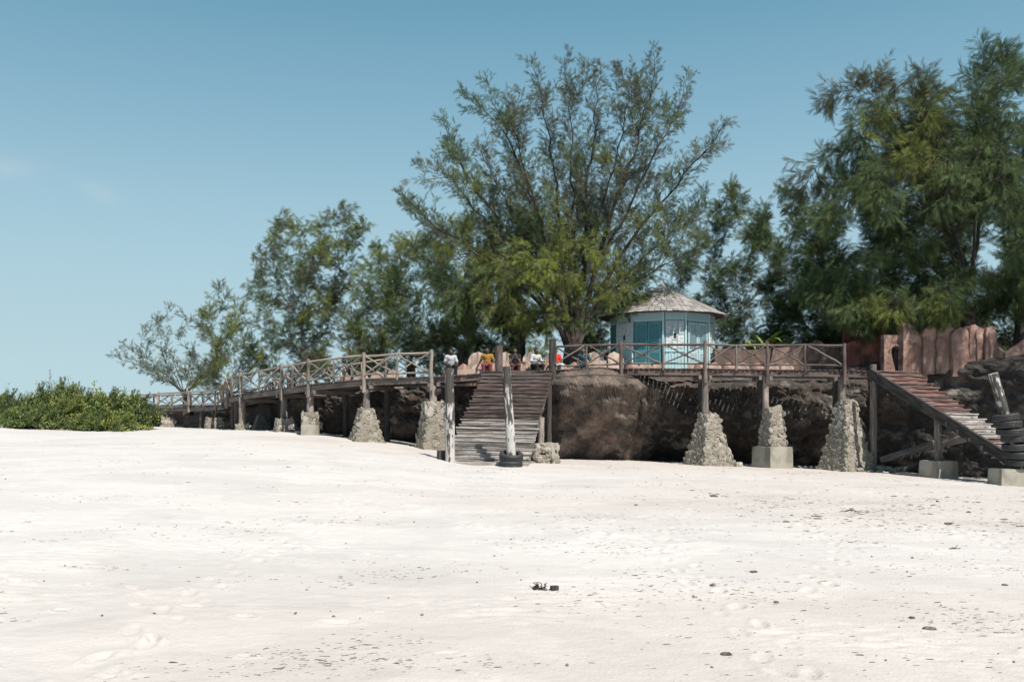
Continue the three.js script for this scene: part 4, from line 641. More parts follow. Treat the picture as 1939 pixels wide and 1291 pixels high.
// a tuft: fine jointed needles along a short twig that points along +y, one unit long
function tuftGeo(seed, n, spread, nl, nw) {
  const r = rng(seed), pos = [], col = [], blade = (p, d, w, k) => { const s = V().crossVectors(d, V(r() - 0.5, r() - 0.5, r() - 0.5)).normalize().multiplyScalar(w / 2), m = p.clone().addScaledVector(d, 0.5), e = p.clone().add(d); e.y -= 0.12 * d.length() * r(); for (const v of [p.clone().addScaledVector(s, -0.6), m.add(s), e]) { pos.push(v.x, v.y, v.z); col.push(k, k, k); } };
  for (let i = 0; i < n; i++) { const t = 0.02 + 0.8 * (i + r()) / n, a = i * 2.4 + r(), q = spread * (0.4 + 0.9 * r()), l = nl * (0.6 + 0.7 * r()) * (1.1 - 0.35 * t); blade(V(0.02 * Math.sin(a), t, 0.02 * Math.cos(a)), V(Math.cos(a) * q, 0.9, Math.sin(a) * q).normalize().multiplyScalar(l), nw, 0.75 + 0.5 * r()); }
  blade(V(0, 0, 0), V(0, 0.9, 0), nw * 0.9, 0.8);
  return geoFrom(pos, null, null, col);
}
const TUFT = { hand: [0, 1].map((i) => tuftGeo(900 + i, 46, 0.48, 0.58, 0.027)), brush: [0, 1].map((i) => tuftGeo(910 + i, 46, 0.36, 0.6, 0.021)) };
class Needles {
  constructor() { this.p = []; this.c = []; }
  mesh(name, parent, mat = leafMat) { const g = new THREE.BufferGeometry(); g.setAttribute('position', new THREE.Float32BufferAttribute(this.p, 3)); g.setAttribute('color', new THREE.Float32BufferAttribute(this.c, 3)); g.computeVertexNormals(); return stuff(mesh(name, g, mat, parent)); }
}
// every limb grows from the trunk or from an older limb, carries side branches, these carry twigs, these carry tufts of needles
function casuarina(label, base, o) {
  const r = rng(o.seed), g = thing('casuarina_tree', label, 'tree', base, 'casuarina trees on the island'), inst = [[], []], cols = [[], []];
  const fork = o.fork ?? 1.2, r0 = o.radius ?? 0.3, lean = V(...(o.lean ?? [0, 0, 0])), trunkTop = V(lean.x, fork, lean.z);
  mesh('trunk', tube([V(0, -0.3, 0), V(lean.x * 0.2, fork * 0.25, lean.z * 0.2), V(lean.x * 0.55, fork * 0.6, lean.z * 0.55), trunkTop, trunkTop.clone().add(V(0, 0.3, 0))], [r0 * 1.35, r0 * 1.05, r0 * 0.95, r0 * 0.85, r0 * 0.3], 10, o.seed, 0.12), M.bark, g);
  const droop0 = o.droop ?? 0.25, dens = o.dens ?? 1, size = o.size ?? 0.4, nodes = [], m4 = new THREE.Matrix4(), q4 = new THREE.Quaternion(), roll = new THREE.Quaternion();
  o.limbs.forEach(([tx, ty, tz, tone, thick = 1, start = 0, dl, dk = 1], li) => {
    const tip = V(tx, ty, tz), droop = dl ?? droop0; let s0 = trunkTop.clone().add(V((r() - 0.5) * r0 * 0.7, -0.2 - r() * fork * 0.25 + start * 0.5, (r() - 0.5) * r0 * 0.7)), pr = 1, pd = V(0, 1, 0), path = 0;
    if (li >= (o.mains ?? 5)) { let bc = s0.distanceTo(tip) + 0.6; for (const n of nodes) { const v = tip.clone().sub(n.p), L = v.length(); if (L < 0.6) continue; const ang = v.dot(n.t) / L; if (ang < 0.25) continue; const c = L * (1.35 - 0.35 * ang) + n.path * 0.32; if (c < bc) { bc = c; s0 = n.p.clone(); pr = n.r; pd = n.t; path = n.path; } } }
    const dx = tip.clone().sub(s0), len = dx.length();
    const c1 = s0.clone().addScaledVector(pd, len * 0.3).add(V(dx.x * (o.spread ?? 0.22), dx.y * 0.1, dx.z * (o.spread ?? 0.22))), c2 = s0.clone().add(V(dx.x * 0.75, dx.y * 0.7, dx.z * 0.75)).add(V((r() - 0.5) * 0.14 * len, (r() - 0.5) * 0.08 * len, (r() - 0.5) * 0.14 * len));
    const curve = new THREE.CubicBezierCurve3(s0, c1, c2, tip), pts = [], ns = Math.max(6, Math.round(len * 1.8));
    for (let i = 0; i <= ns; i++) { const p = curve.getPoint(i / ns), k = Math.min(1, i / 3) * 0.13; p.add(V(noise(i * 0.6, o.seed, tx) * k * 2, noise(i * 0.6, tz, o.seed) * k, noise(i * 0.6, tx, o.seed) * k * 2)); pts.push(p); }
    const R0 = Math.min(pr === 1 ? r0 * 0.4 : pr * 0.75, 0.015 + 0.0075 * len) * thick, rad = (t) => lerp(R0, 0.006, Math.pow(t, 0.7));
    for (let i = 1; i < ns * 0.8; i++) nodes.push({ p: pts[i], t: pts[i + 1].clone().sub(pts[i - 1]).normalize(), r: rad(i / ns), path: path + len * i / ns });
    const woods = [tube(pts, rad, 6, o.seed + pts.length, 0.08, false)];
    const base3 = TONES[tone], f0 = path > 0 ? 0.12 : (o.bare ?? 0.22), step = 0.092 / dens / dk;
    for (let s = f0 * len + r() * 0.1; s < len; s += step * (0.6 + 0.8 * r())) {
      const t = s / len, i = Math.min(pts.length - 2, Math.floor(t * (pts.length - 1))), a = pts[i].clone().lerp(pts[i + 1], t * (pts.length - 1) - i), tan = pts[i + 1].clone().sub(pts[i]).normalize();
      const L = lerp(o.long ?? 1.7, 0.4, Math.pow(t, 0.9)) * (0.45 + 0.8 * r()) * Math.min(1, 0.4 + len / 6) * (t < f0 + 0.1 ? 0.6 : 1);
      const dir = tan.clone().multiplyScalar(0.7).add(perp(tan, r).multiplyScalar(0.9)).add(V((o.wind ?? 0) * 0.3, 0.22 - droop * 0.35, 0)).normalize();
      const q = [a]; let cur = a.clone(), dd = dir.clone(); const kk = 4; for (let j = 0; j < kk; j++) { dd.add(V((r() - 0.5) * 0.3, 0.1 - droop * 0.25, (r() - 0.5) * 0.3)).normalize(); cur = cur.clone().addScaledVector(dd, L / kk); q.push(cur); }
      woods.push(tube(q, (u) => lerp(0.007 + 0.006 * L, 0.004, u), 3, 1, 0, false));
      const tv = 0.6 + 0.8 * r(), hue = (r() - 0.5) * 0.5, rgb = [base3[0] * tv * (1 + hue * 0.35), base3[1] * tv, base3[2] * tv * (1 - hue * 0.5)];
      const nt = Math.max(3, Math.round(L / (o.twig ?? 0.095)));
      for (let k = 0; k < nt; k++) {
        const u = 0.12 + 0.88 * (k + r() * 0.6) / nt, j = Math.min(kk - 1, Math.floor(u * kk)), b = q[j].clone().lerp(q[j + 1], Math.min(1, u * kk - j)), bt = q[j + 1].clone().sub(q[j]).normalize();
        const td = bt.clone().multiplyScalar(0.85).add(perp(bt, r).multiplyScalar(0.85)).add(V((o.wind ?? 0) * 0.5, 0.12 - droop * (0.7 + 0.6 * r()), 0)).normalize(), sc = size * (0.6 + 0.75 * r()), v = r() < 0.5 ? 0 : 1, k2 = 0.75 + 0.5 * r();
        q4.setFromUnitVectors(UP, td); q4.multiply(roll.setFromAxisAngle(UP, r() * 6.28)); m4.compose(b, q4, V(sc, sc * (0.8 + 0.4 * r()), sc)); inst[v].push(...m4.elements); cols[v].push(rgb[0] * k2, rgb[1] * k2, rgb[2] * k2);
      }
    }
    mesh('limb', mergeGeometries(woods), M.bark, g);
  });
  for (const v of [0, 1]) { const n = cols[v].length / 3, im = new THREE.InstancedMesh(TUFT[o.brush ? 'brush' : 'hand'][v], leafMat, n); im.instanceMatrix.array.set(inst[v]); im.instanceColor = new THREE.InstancedBufferAttribute(new Float32Array(cols[v]), 3); im.name = 'crown'; im.castShadow = im.receiveShadow = true; stuff(im); g.add(im); tris += n; }
}
let tris = 0;
// limbs spread through a crown: profile gives the radius at each height
function crownLimbs(n, seed, h0, h1, prof, o = {}) {
  const r = rng(seed), out = [], tones = o.tones ?? ['grey', 'green', 'olive'];
  for (let i = 0; i < n; i++) {
    const u = (i + 0.4 + 0.4 * r()) / n, y = lerp(h0, h1, u), az = i * 2.39996 + r() * 0.5, rad = interp(prof, u, 1) * 1.12 * (0.6 + 0.5 * r());
    out.push([Math.cos(az) * rad + (o.cx ?? 0) * u, y, Math.sin(az) * rad * (o.dz ?? 0.8), tones[Math.floor(r() * tones.length)], 1, (o.climb ?? 0.35) * Math.max(0, y - rad * 1.1 - (o.fork ?? 1.2))]);
  }
  return out;
}
const base = (px, d, py) => { const x = PX(px, d); return V(x, py ? PY(py, d) : islandY(x, -d), -d); };
// the big tree by the stairs: a low fork and many ascending limbs
{
  const d = 40.9, b = base(1084, d), T = (px, py, dz, tone, th = 1) => [PX(px, d + 0) - b.x, PY(py, d) - b.y, dz, tone, th];
  casuarina('tallest spreading casuarina with many rising limbs beside the stairs', b, {
    seed: 21, radius: 0.42, fork: 1.3, droop: 0.14, spread: 0.24, bare: 0.2, dens: 0.85, long: 2.7, size: 0.28, twig: 0.1, mains: 17,
    limbs: [T(1008, 108, -0.6, 'grey', 1.3), T(1140, 108, -0.8, 'grey', 1.3), T(1238, 95, 0.3, 'grey', 1.4), T(1374, 238, 0.6, 'grey', 1.4), T(918, 158, 0.5, 'green', 1.3), T(836, 222, 0.2, 'green', 1.3), T(762, 368, 0.8, 'grey', 1.3), T(1318, 470, 1.4, 'green', 1.2), T(1040, 380, 2.6, 'olive', 1.2), T(1312, 128, -0.5, 'grey'), T(1062, 128, 1.2, 'grey'), T(1345, 350, -1, 'green'), T(832, 300, -0.9, 'grey'), T(1185, 180, 2.2, 'grey'), T(960, 200, 1.2, 'grey'), T(1100, 240, -2, 'grey'), T(900, 250, -2, 'grey'),
       T(800, 445, -1.2, 'green'), T(872, 360, 2, 'olive'), T(950, 250, 1.8, 'green'), T(1205, 300, -2.6, 'green'), T(1010, 300, -3, 'green'), T(1270, 260, 2.4, 'green'), T(1130, 330, 3, 'olive'), T(930, 400, -2.6, 'green'), T(1240, 420, 3, 'olive'), T(990, 190, 0.8, 'grey'), T(1088, 170, 0.2, 'grey'), T(1165, 140, 1.0, 'grey'), T(1275, 180, -1.2, 'grey'), T(870, 300, 1.2, 'green'), T(1000, 240, 1.6, 'grey'), T(1065, 250, -1.2, 'green'), T(1140, 220, 1.4, 'grey'), T(1215, 235, -0.6, 'grey'), T(1300, 320, 0.4, 'grey'), T(1340, 280, 1.2, 'grey'), T(960, 320, 0.4, 'green'), T(1165, 370, -1, 'green'), T(1080, 320, 1.8, 'green'), T(885, 420, 0.6, 'olive'), T(1260, 350, 1.6, 'green'), T(1030, 150, -1.6, 'grey'), T(1110, 150, 1.6, 'grey'), T(880, 190, 1, 'green'), T(1210, 130, -1.4, 'grey'), T(1340, 400, 0.5, 'green'), T(800, 330, 1.6, 'grey'), T(850, 260, -1, 'green'), T(1295, 520, 0.6, 'green'), T(1270, 470, -1.2, 'green'),
      ...[[780, 400], [900, 330], [985, 360], [1060, 430], [1120, 430], [1190, 440], [940, 450], [1000, 440], [1220, 500], [860, 500], [1300, 440], [1150, 280], [1030, 310], [1240, 310], [920, 290], [1180, 240], [1280, 390], [830, 390]].map(([x, y], i) => T(x, y, [2.2, -1.4, 0.6, -2.4, 1.6][i % 5], ['green', 'olive', 'grey', 'green'][i % 4])),
      // the heavier, hanging growth low in the crown
      ...[[930, 500, 1.2, 'olive'], [975, 480, 2.2, 'olive'], [1030, 490, 2.8, 'yellow'], [1085, 480, 3.0, 'olive'], [1140, 500, 2.6, 'yellow'], [1190, 530, 2.0, 'olive'], [900, 545, 1.4, 'green'], [860, 560, 0.6, 'green'], [820, 520, -0.6, 'green'], [960, 550, 2.6, 'olive'], [1010, 560, 3.0, 'yellow'], [1070, 555, 3.3, 'olive'], [1130, 570, 2.8, 'olive'], [1175, 590, 1.8, 'green'], [990, 600, 2.2, 'olive'], [900, 600, 0.8, 'green'], [1040, 520, 1.2, 'yellow'], [1220, 560, 1.2, 'green'], [945, 520, -0.8, 'green'], [1100, 520, 0.6, 'olive'], [870, 610, -0.4, 'green'], [1060, 600, 2.6, 'olive'], [1110, 615, 2.2, 'green'], [950, 590, 1.0, 'olive'], [1010, 530, -0.4, 'olive'], [1150, 545, 0.4, 'olive'], [1200, 610, 0.8, 'green'], [1240, 600, 1.4, 'green'], [920, 570, 2.4, 'olive'], [985, 520, 3.2, 'yellow'], [1090, 545, 2.0, 'yellow'], [845, 590, 1.6, 'green']].map(([x, y, z, c]) => [...T(x, y, z, c, 0.8), 0, 0.6, 1.9])],
  });
}
// far left to middle
const tree = (label, px, d, h, n, seed, prof, o = {}) => { const b = base(px, d); casuarina(label, b, { seed, limbs: crownLimbs(n, seed + 3, o.h0 ?? h * 0.25, h, prof, { fork: o.fork ?? 1.2, ...o }), ...o }); };
tree('small bare branched casuarina at far left above the walkway', 350, 66, 7.4, 34, 31, [[0, 4.2], [0.3, 4.6], [0.65, 3.8], [1, 1.6]], { radius: 0.17, fork: 1.3, size: 0.34, dens: 0.42, mains: 14, long: 1.3, tones: ['grey', 'grey', 'green'], h0: 2.6, droop: 0.05, dz: 0.7, spread: 0.3 });
tree('second casuarina from left with a pointed top', 435, 60, 8.3, 26, 32, [[0, 2.2], [0.4, 2.2], [0.7, 1.3], [1, 0.3]], { radius: 0.22, dens: 0.6, tones: ['grey', 'green', 'olive'], h0: 1.0, droop: 0.2, cx: -0.6 });
tree('rounded casuarina with olive sprays left of the walkway bend', 552, 54, 10.9, 42, 33, [[0, 2.2], [0.35, 2.6], [0.7, 2.2], [1, 0.8]], { radius: 0.25, dens: 0.8, tones: ['olive', 'green', 'grey', 'olive'], h0: 1.0, droop: 0.45 });
tree('tall casuarina with feathery top above the left railing', 656, 52, 10.7, 44, 34, [[0, 2.6], [0.4, 3.2], [0.7, 2.7], [1, 0.6]], { radius: 0.28, dens: 0.82, tones: ['olive', 'green', 'yellow', 'grey'], h0: 0.9, droop: 0.45, wind: 0.25 });
tree('dense shaded casuarina between the left trees and the tallest', 778, 50, 8.3, 36, 35, [[0, 2.8], [0.4, 3.1], [0.75, 2.2], [1, 0.7]], { radius: 0.27, dens: 0.85, tones: ['green', 'green', 'olive'], h0: 0.9, droop: 0.45 });
tree('thick casuarina behind the person in yellow', 876, 47, 8.8, 38, 36, [[0, 2.8], [0.4, 3.2], [0.75, 2.5], [1, 0.9]], { radius: 0.25, dens: 0.9, tones: ['green', 'green', 'olive'], h0: 1.7, droop: 0.4, fork: 1.8 });
tree('slim grey trunked casuarina behind the person in black', 986, 45.5, 8.8, 30, 37, [[0, 2.2], [0.5, 2.6], [1, 0.9]], { radius: 0.24, dens: 0.85, tones: ['green', 'green'], h0: 2.4, droop: 0.3, fork: 2.6 });
tree('small casuarina directly behind the newel post', 930, 51, 6.6, 24, 38, [[0, 2.6], [0.5, 2.6], [1, 0.9]], { radius: 0.22, dens: 1.0, tones: ['green', 'olive'], h0: 0.9, droop: 0.3 });
tree('casuarina standing behind the right side of the kiosk', 1388, 50, 10.9, 42, 41, [[0, 3.0], [0.35, 3.2], [0.65, 2.3], [1, 0.3]], { radius: 0.28, dens: 1.05, tones: ['green', 'green', 'olive', 'grey'], h0: 0.8, droop: 0.4, wind: 0.3 });
tree('casuarina filling the gap between kiosk and right edge trees', 1492, 49, 10.0, 42, 42, [[0, 3.2], [0.4, 3.4], [0.7, 2.5], [1, 0.6]], { radius: 0.28, dens: 1.1, tones: ['green', 'green', 'green'], h0: 0.8, droop: 0.55, wind: 0.3 });
tree('low casuarina left of the kiosk in shade', 1150, 46, 4.8, 18, 43, [[0, 1.8], [0.5, 1.9], [1, 0.6]], { radius: 0.18, dens: 1.3, tones: ['green', 'green'], h0: 0.6, droop: 0.3 });
tree('dense drooping casuarina behind the red wall', 1622, 47.5, 10.5, 40, 44, [[0, 3.2], [0.4, 3.6], [0.7, 2.8], [1, 0.8]], { size: 0.46, brush: true, twig: 0.1, radius: 0.28, dens: 1.4, tones: ['green', 'green', 'green'], h0: 0.8, droop: 0.6 });
tree('dense drooping casuarina behind the crenellated wall', 1765, 47, 13, 46, 45, [[0, 3.4], [0.4, 3.9], [0.7, 3.2], [1, 1.0]], { size: 0.46, brush: true, twig: 0.1, radius: 0.3, dens: 1.4, tones: ['green', 'green', 'green'], h0: 0.8, droop: 0.6 });
tree('dense drooping casuarina furthest back at right edge', 1900, 46.5, 13, 46, 46, [[0, 3.4], [0.4, 3.9], [0.7, 3.2], [1, 1.0]], { size: 0.46, brush: true, twig: 0.1, radius: 0.3, dens: 1.4, tones: ['green', 'green', 'green'], h0: 0.8, droop: 0.6 });
// the great drooping trees at the right
const dr = { radius: 0.4, brush: true, size: 0.46, twig: 0.1, dens: 1.15, droop: 0.7, long: 2.5, spread: 0.34, wind: 0.25 };
{
  const d = 40.8, b = base(1838, d), T = (px, py, dz, tone, th = 1) => [PX(px, d) - b.x, PY(py + 16, d) - b.y, dz, tone, th, Math.max(0, (PY(py, d) - b.y) * 0.18), py < 200 ? 0.35 : 0.7];
  casuarina('huge drooping casuarina at the right edge rising above all else', b, { ...dr, seed: 51, fork: 2.2, limbs: [T(1900, 68, 0, 'green', 1.2), T(1840, 82, 1, 'green'), T(1770, 92, -1, 'grey', 1.1), T(1712, 140, 1, 'grey'), T(1660, 115, -0.5, 'grey', 1.2), T(1605, 150, 0.6, 'grey'), T(1558, 170, -0.6, 'grey', 1.1), T(1546, 290, 0.8, 'green'), T(1535, 330, -1.6, 'grey'), T(1580, 240, 2, 'green'), T(1640, 220, 2.6, 'olive'), T(1700, 230, 3, 'olive'), T(1790, 200, 3.2, 'green'), T(1860, 180, 3.4, 'green'), T(1930, 140, 2.6, 'green'), T(1990, 110, 0, 'green'), T(1960, 240, 3.6, 'green'), T(1880, 300, 4, 'green'), T(1800, 320, 4.2, 'green'), T(1720, 330, 4, 'green'), T(1640, 330, 3.6, 'olive'), T(1580, 360, 2.6, 'green'), T(1540, 420, 1.6, 'green'), T(1610, 430, 3.8, 'green'), T(1690, 430, 4.4, 'green'), T(1780, 430, 4.6, 'green'), T(1870, 430, 4.4, 'green'), T(1950, 400, 4, 'green'), T(1750, 260, -3, 'green'), T(1850, 260, -3, 'green'), T(1650, 290, -3, 'green'), T(1740, 160, 0.4, 'green'), T(1680, 180, -2, 'grey'), T(1810, 130, -1.5, 'grey'), T(1870, 110, 1.8, 'green')] });
  const b2 = base(1700, 39.9), U = (px, py, dz, tone) => [PX(px, 39.9) - b2.x, PY(py, 39.9) - b2.y, dz, tone];
  casuarina('lower drooping casuarina over the red wall', b2, { ...dr, seed: 52, radius: 0.26, fork: 1.8, dens: 1.7, droop: 1.0, long: 1.9, limbs: [U(1565, 600, 2.2, 'green'), U(1640, 600, 3.0, 'olive'), U(1715, 605, 3.8, 'olive'), U(1690, 600, 3.4, 'green'), U(1540, 560, 0.6, 'green'), U(1575, 585, 1.6, 'olive'), U(1610, 570, 2.2, 'olive'), U(1650, 560, 2.6, 'green'), U(1700, 580, 3.2, 'olive'), U(1745, 560, 2.8, 'green'), U(1600, 500, 0.5, 'green'), U(1660, 480, 1, 'green'), U(1730, 470, 1.6, 'green'), U(1560, 500, -1, 'green'), U(1520, 540, -0.6, 'green'), U(1790, 520, 2, 'green'), U(1625, 540, -1.5, 'green'), U(1700, 520, -1.5, 'green')] });
  const b3 = base(1935, 39.5), W3 = (px, py, dz, tone) => [PX(px, 39.5) - b3.x, PY(py, 39.5) - b3.y, dz, tone];
  casuarina('shaded casuarina hanging over the rock at right edge', b3, { ...dr, seed: 53, radius: 0.3, fork: 2.0, droop: 1.0, long: 1.6, limbs: [W3(1830, 520, 1.6, 'green'), W3(1870, 480, 2.2, 'green'), W3(1900, 560, 2.6, 'green'), W3(1860, 560, 0.5, 'green'), W3(1920, 500, 1, 'green'), W3(1905, 610, 2.8, 'green'), W3(1960, 540, 2, 'green'), W3(1990, 480, 0, 'green'), W3(1820, 560, -0.6, 'green'), W3(1950, 420, 0.6, 'green')] });
}
tree('casuarina just beyond the right edge shading the rock', 2230, 31, 11.5, 34, 54, [[0, 3.4], [0.4, 4.0], [0.7, 3.2], [1, 1.2]], { radius: 0.3, dens: 1.1, tones: ['green', 'green'], h0: 4.2, fork: 2.4, droop: 0.6 });
console.log('needle tufts', tris);

// ---------------------------------------------------------------- shrubs and broad leaved plants
class Leaves extends Needles {
  leaf(p, dir, nrm, L, w, rgb) { const s = V().crossVectors(dir, nrm).normalize().multiplyScalar(w / 2), m = p.clone().addScaledVector(dir, L * 0.5).addScaledVector(nrm, L * 0.07), e = p.clone().addScaledVector(dir, L); for (const v of [p, m.clone().add(s), e, p, e, m.clone().sub(s)]) { this.p.push(v.x, v.y, v.z); this.c.push(...rgb); } }
}
function shrub(label, pos, rx, ry, rz, n, seed, tones, spiky, ll = 0.13) {
  const r = rng(seed), g = thing('beach_shrub', label, 'shrub', pos, 'green shrubs at the left end of the beach'), N = new Leaves(), woods = [];
  for (let i = 0; i < n; i++) {
    const az = r() * 6.283, el = Math.asin(Math.pow(r(), 0.7)), k = (0.5 + 0.5 * r()) * (0.95 + 0.9 * noise(Math.cos(az) * 2.2 + seed, el * 2.5, Math.sin(az) * 2)), tip = V(Math.cos(az) * Math.cos(el) * rx * k, Math.sin(el) * ry * k + 0.05, Math.sin(az) * Math.cos(el) * rz * k), b0 = V(tip.x * 0.45, tip.y * 0.25, tip.z * 0.45);
    const mid = b0.clone().lerp(tip, 0.55).add(V(0, ry * 0.12, 0)), pts = [b0, mid, tip]; woods.push(tube(pts, [0.02, 0.012, 0.005], 3, 1, 0, false));
    const c = tones[Math.floor(r() * tones.length)], tv = 0.65 + 0.7 * r();
    const nl = spiky ? 26 : 34;
    for (let j = 0; j < nl; j++) { const t = 0.35 + 0.7 * r(), p = t < 0.55 ? b0.clone().lerp(mid, t / 0.55) : mid.clone().lerp(tip, (t - 0.55) / 0.45), dir = tip.clone().sub(b0).normalize().multiplyScalar(0.5).add(V(r() - 0.5, r() - 0.35, r() - 0.5).multiplyScalar(1.5)).normalize(); p.add(V(r() - 0.5, r() - 0.5, r() - 0.5).multiplyScalar(0.2)); const q = 0.75 + 0.5 * r(); N.leaf(p, dir, perp(dir, r), ll * (0.7 + 0.7 * r()), spiky ? 0.03 : 0.06, [c[0] * tv * q, c[1] * tv * q, c[2] * tv * q]); }
  }
  for (let i = 0; i < (spiky ? 60 : 46); i++) {      // long feathery shoots standing above the bush
    const az = r() * 6.283, q = Math.sqrt(r()), a = V(Math.cos(az) * rx * 0.8 * q, ry * (0.85 - 0.45 * q), Math.sin(az) * rz * 0.8 * q), b = a.clone().add(V((r() - 0.3) * 0.9, 0.25 + ry * 0.5 * r() * r() + 0.1, (r() - 0.5) * 0.5)); woods.push(tube([a, a.clone().lerp(b, 0.5), b], [0.014, 0.01, 0.004], 3, 1, 0, false));
    const c = tones[Math.floor(r() * tones.length)]; for (let j = 0; j < 85; j++) { const t = r(), p = a.clone().lerp(b, t), dir = V((r() - 0.4) * 1.4, 0.5 + 0.4 * r(), (r() - 0.5) * 1.4).normalize(), k = 0.7 + 0.6 * r(); N.leaf(p, dir, perp(dir, r), (0.12 + 0.2 * r()) * (1.15 - 0.6 * t), 0.028, [c[0] * k, c[1] * k, c[2] * k]); }
  }
  mesh('stems', mergeGeometries(woods), M.bark, g); stuff(N.mesh('foliage', g));
}
const G1 = [0.16, 0.2, 0.05], G2 = [0.1, 0.145, 0.045], G3 = [0.22, 0.25, 0.055], G4 = [0.075, 0.105, 0.045];
[['feathery dark green shrub at the left edge of the picture', 18, 46.5, 2.3, 1.5, 330, [G2, G4, G1], 1], ['tall shrub with a spiky feathery top left of the middle bush', 105, 47, 2.1, 2.2, 380, [G2, G4, G1], 1], ['yellow green bush in the middle of the left shrubs', 150, 46, 1.9, 1.75, 340, [G3, G1, G2], 0], ['bright green bush with pale twigs right of the yellow green one', 205, 46.3, 1.8, 1.7, 340, [G1, G2, G3], 0], ['rounded dense green bush nearest the stone pedestals', 252, 46.6, 1.5, 1.5, 300, [G2, G1, G4], 0], ['low green shrub at the foot of the middle bushes', 60, 44.5, 1.9, 0.9, 230, [G1, G2], 0], ['low leafy fringe in front of the rounded bush', 190, 44.8, 1.8, 0.75, 210, [G2, G1, G3], 0]].forEach(([l, px, d, rx, ry, n, tones, sp], i) => { const x = PX(px, d); shrub(l, V(x, sandBase(x, -d) - 0.05, -d), rx, ry, rx * 0.7, n, 600 + i, tones, sp); });
function leafBlade(L, w, bend, seed) { const pos = [], idx = [], col = [], n = 8; for (let i = 0; i <= n; i++) { const t = i / n, a = bend * t * t, ww = w * Math.sin(Math.PI * Math.pow(t, 0.7) * 0.96 + 0.06) * 0.5, y = L * t * Math.cos(a * 0.6), z = L * t * Math.sin(a * 0.6); for (const s of [-1, 0, 1]) { pos.push(s * ww, y + (s ? 0.02 : 0), z + (s ? 0.03 : 0)); const k = 0.85 + 0.3 * noise(seed, t * 7, s); col.push(0.17 * k, 0.24 * k, 0.035 * k); } } for (let i = 0; i < n; i++) for (let s = 0; s < 2; s++) { const a = i * 3 + s; idx.push(a, a + 1, a + 3, a + 1, a + 4, a + 3); } return geoFrom(pos, idx, null, col); }
[['bright banana plant with broad upright leaves behind the railing post', 1445, 40.8, 1.6, 9], ['small bright leafy plant beside the kiosk corner', 1420, 41.2, 1.0, 7], ['low banana plant above the brown boundary wall', 1487, 41.4, 1.2, 8]].forEach(([l, px, d, L, n], q) => { const g = thing('banana_plant', l, 'plant', V(PX(px, d), islandY(PX(px, d), -d) + 0.2, -d), 'bright broad leaved plants'); const r = rng(700 + q); pole('stem', V(0, -0.2, 0), V(0.03, 0.9, 0), 0.09, 0.06, M.greyWood, 0.01, g); for (let i = 0; i < n; i++) { const m = mesh('leaf', leafBlade(L * (0.7 + 0.5 * r()), 0.2 + 0.1 * r(), 0.6 + 0.8 * r(), i), leafMat, g, V(0.02, 0.8, 0)); m.rotation.set(0, i * 2.4 + r(), 0); m.rotateX(0.25 + 0.6 * r()); } });

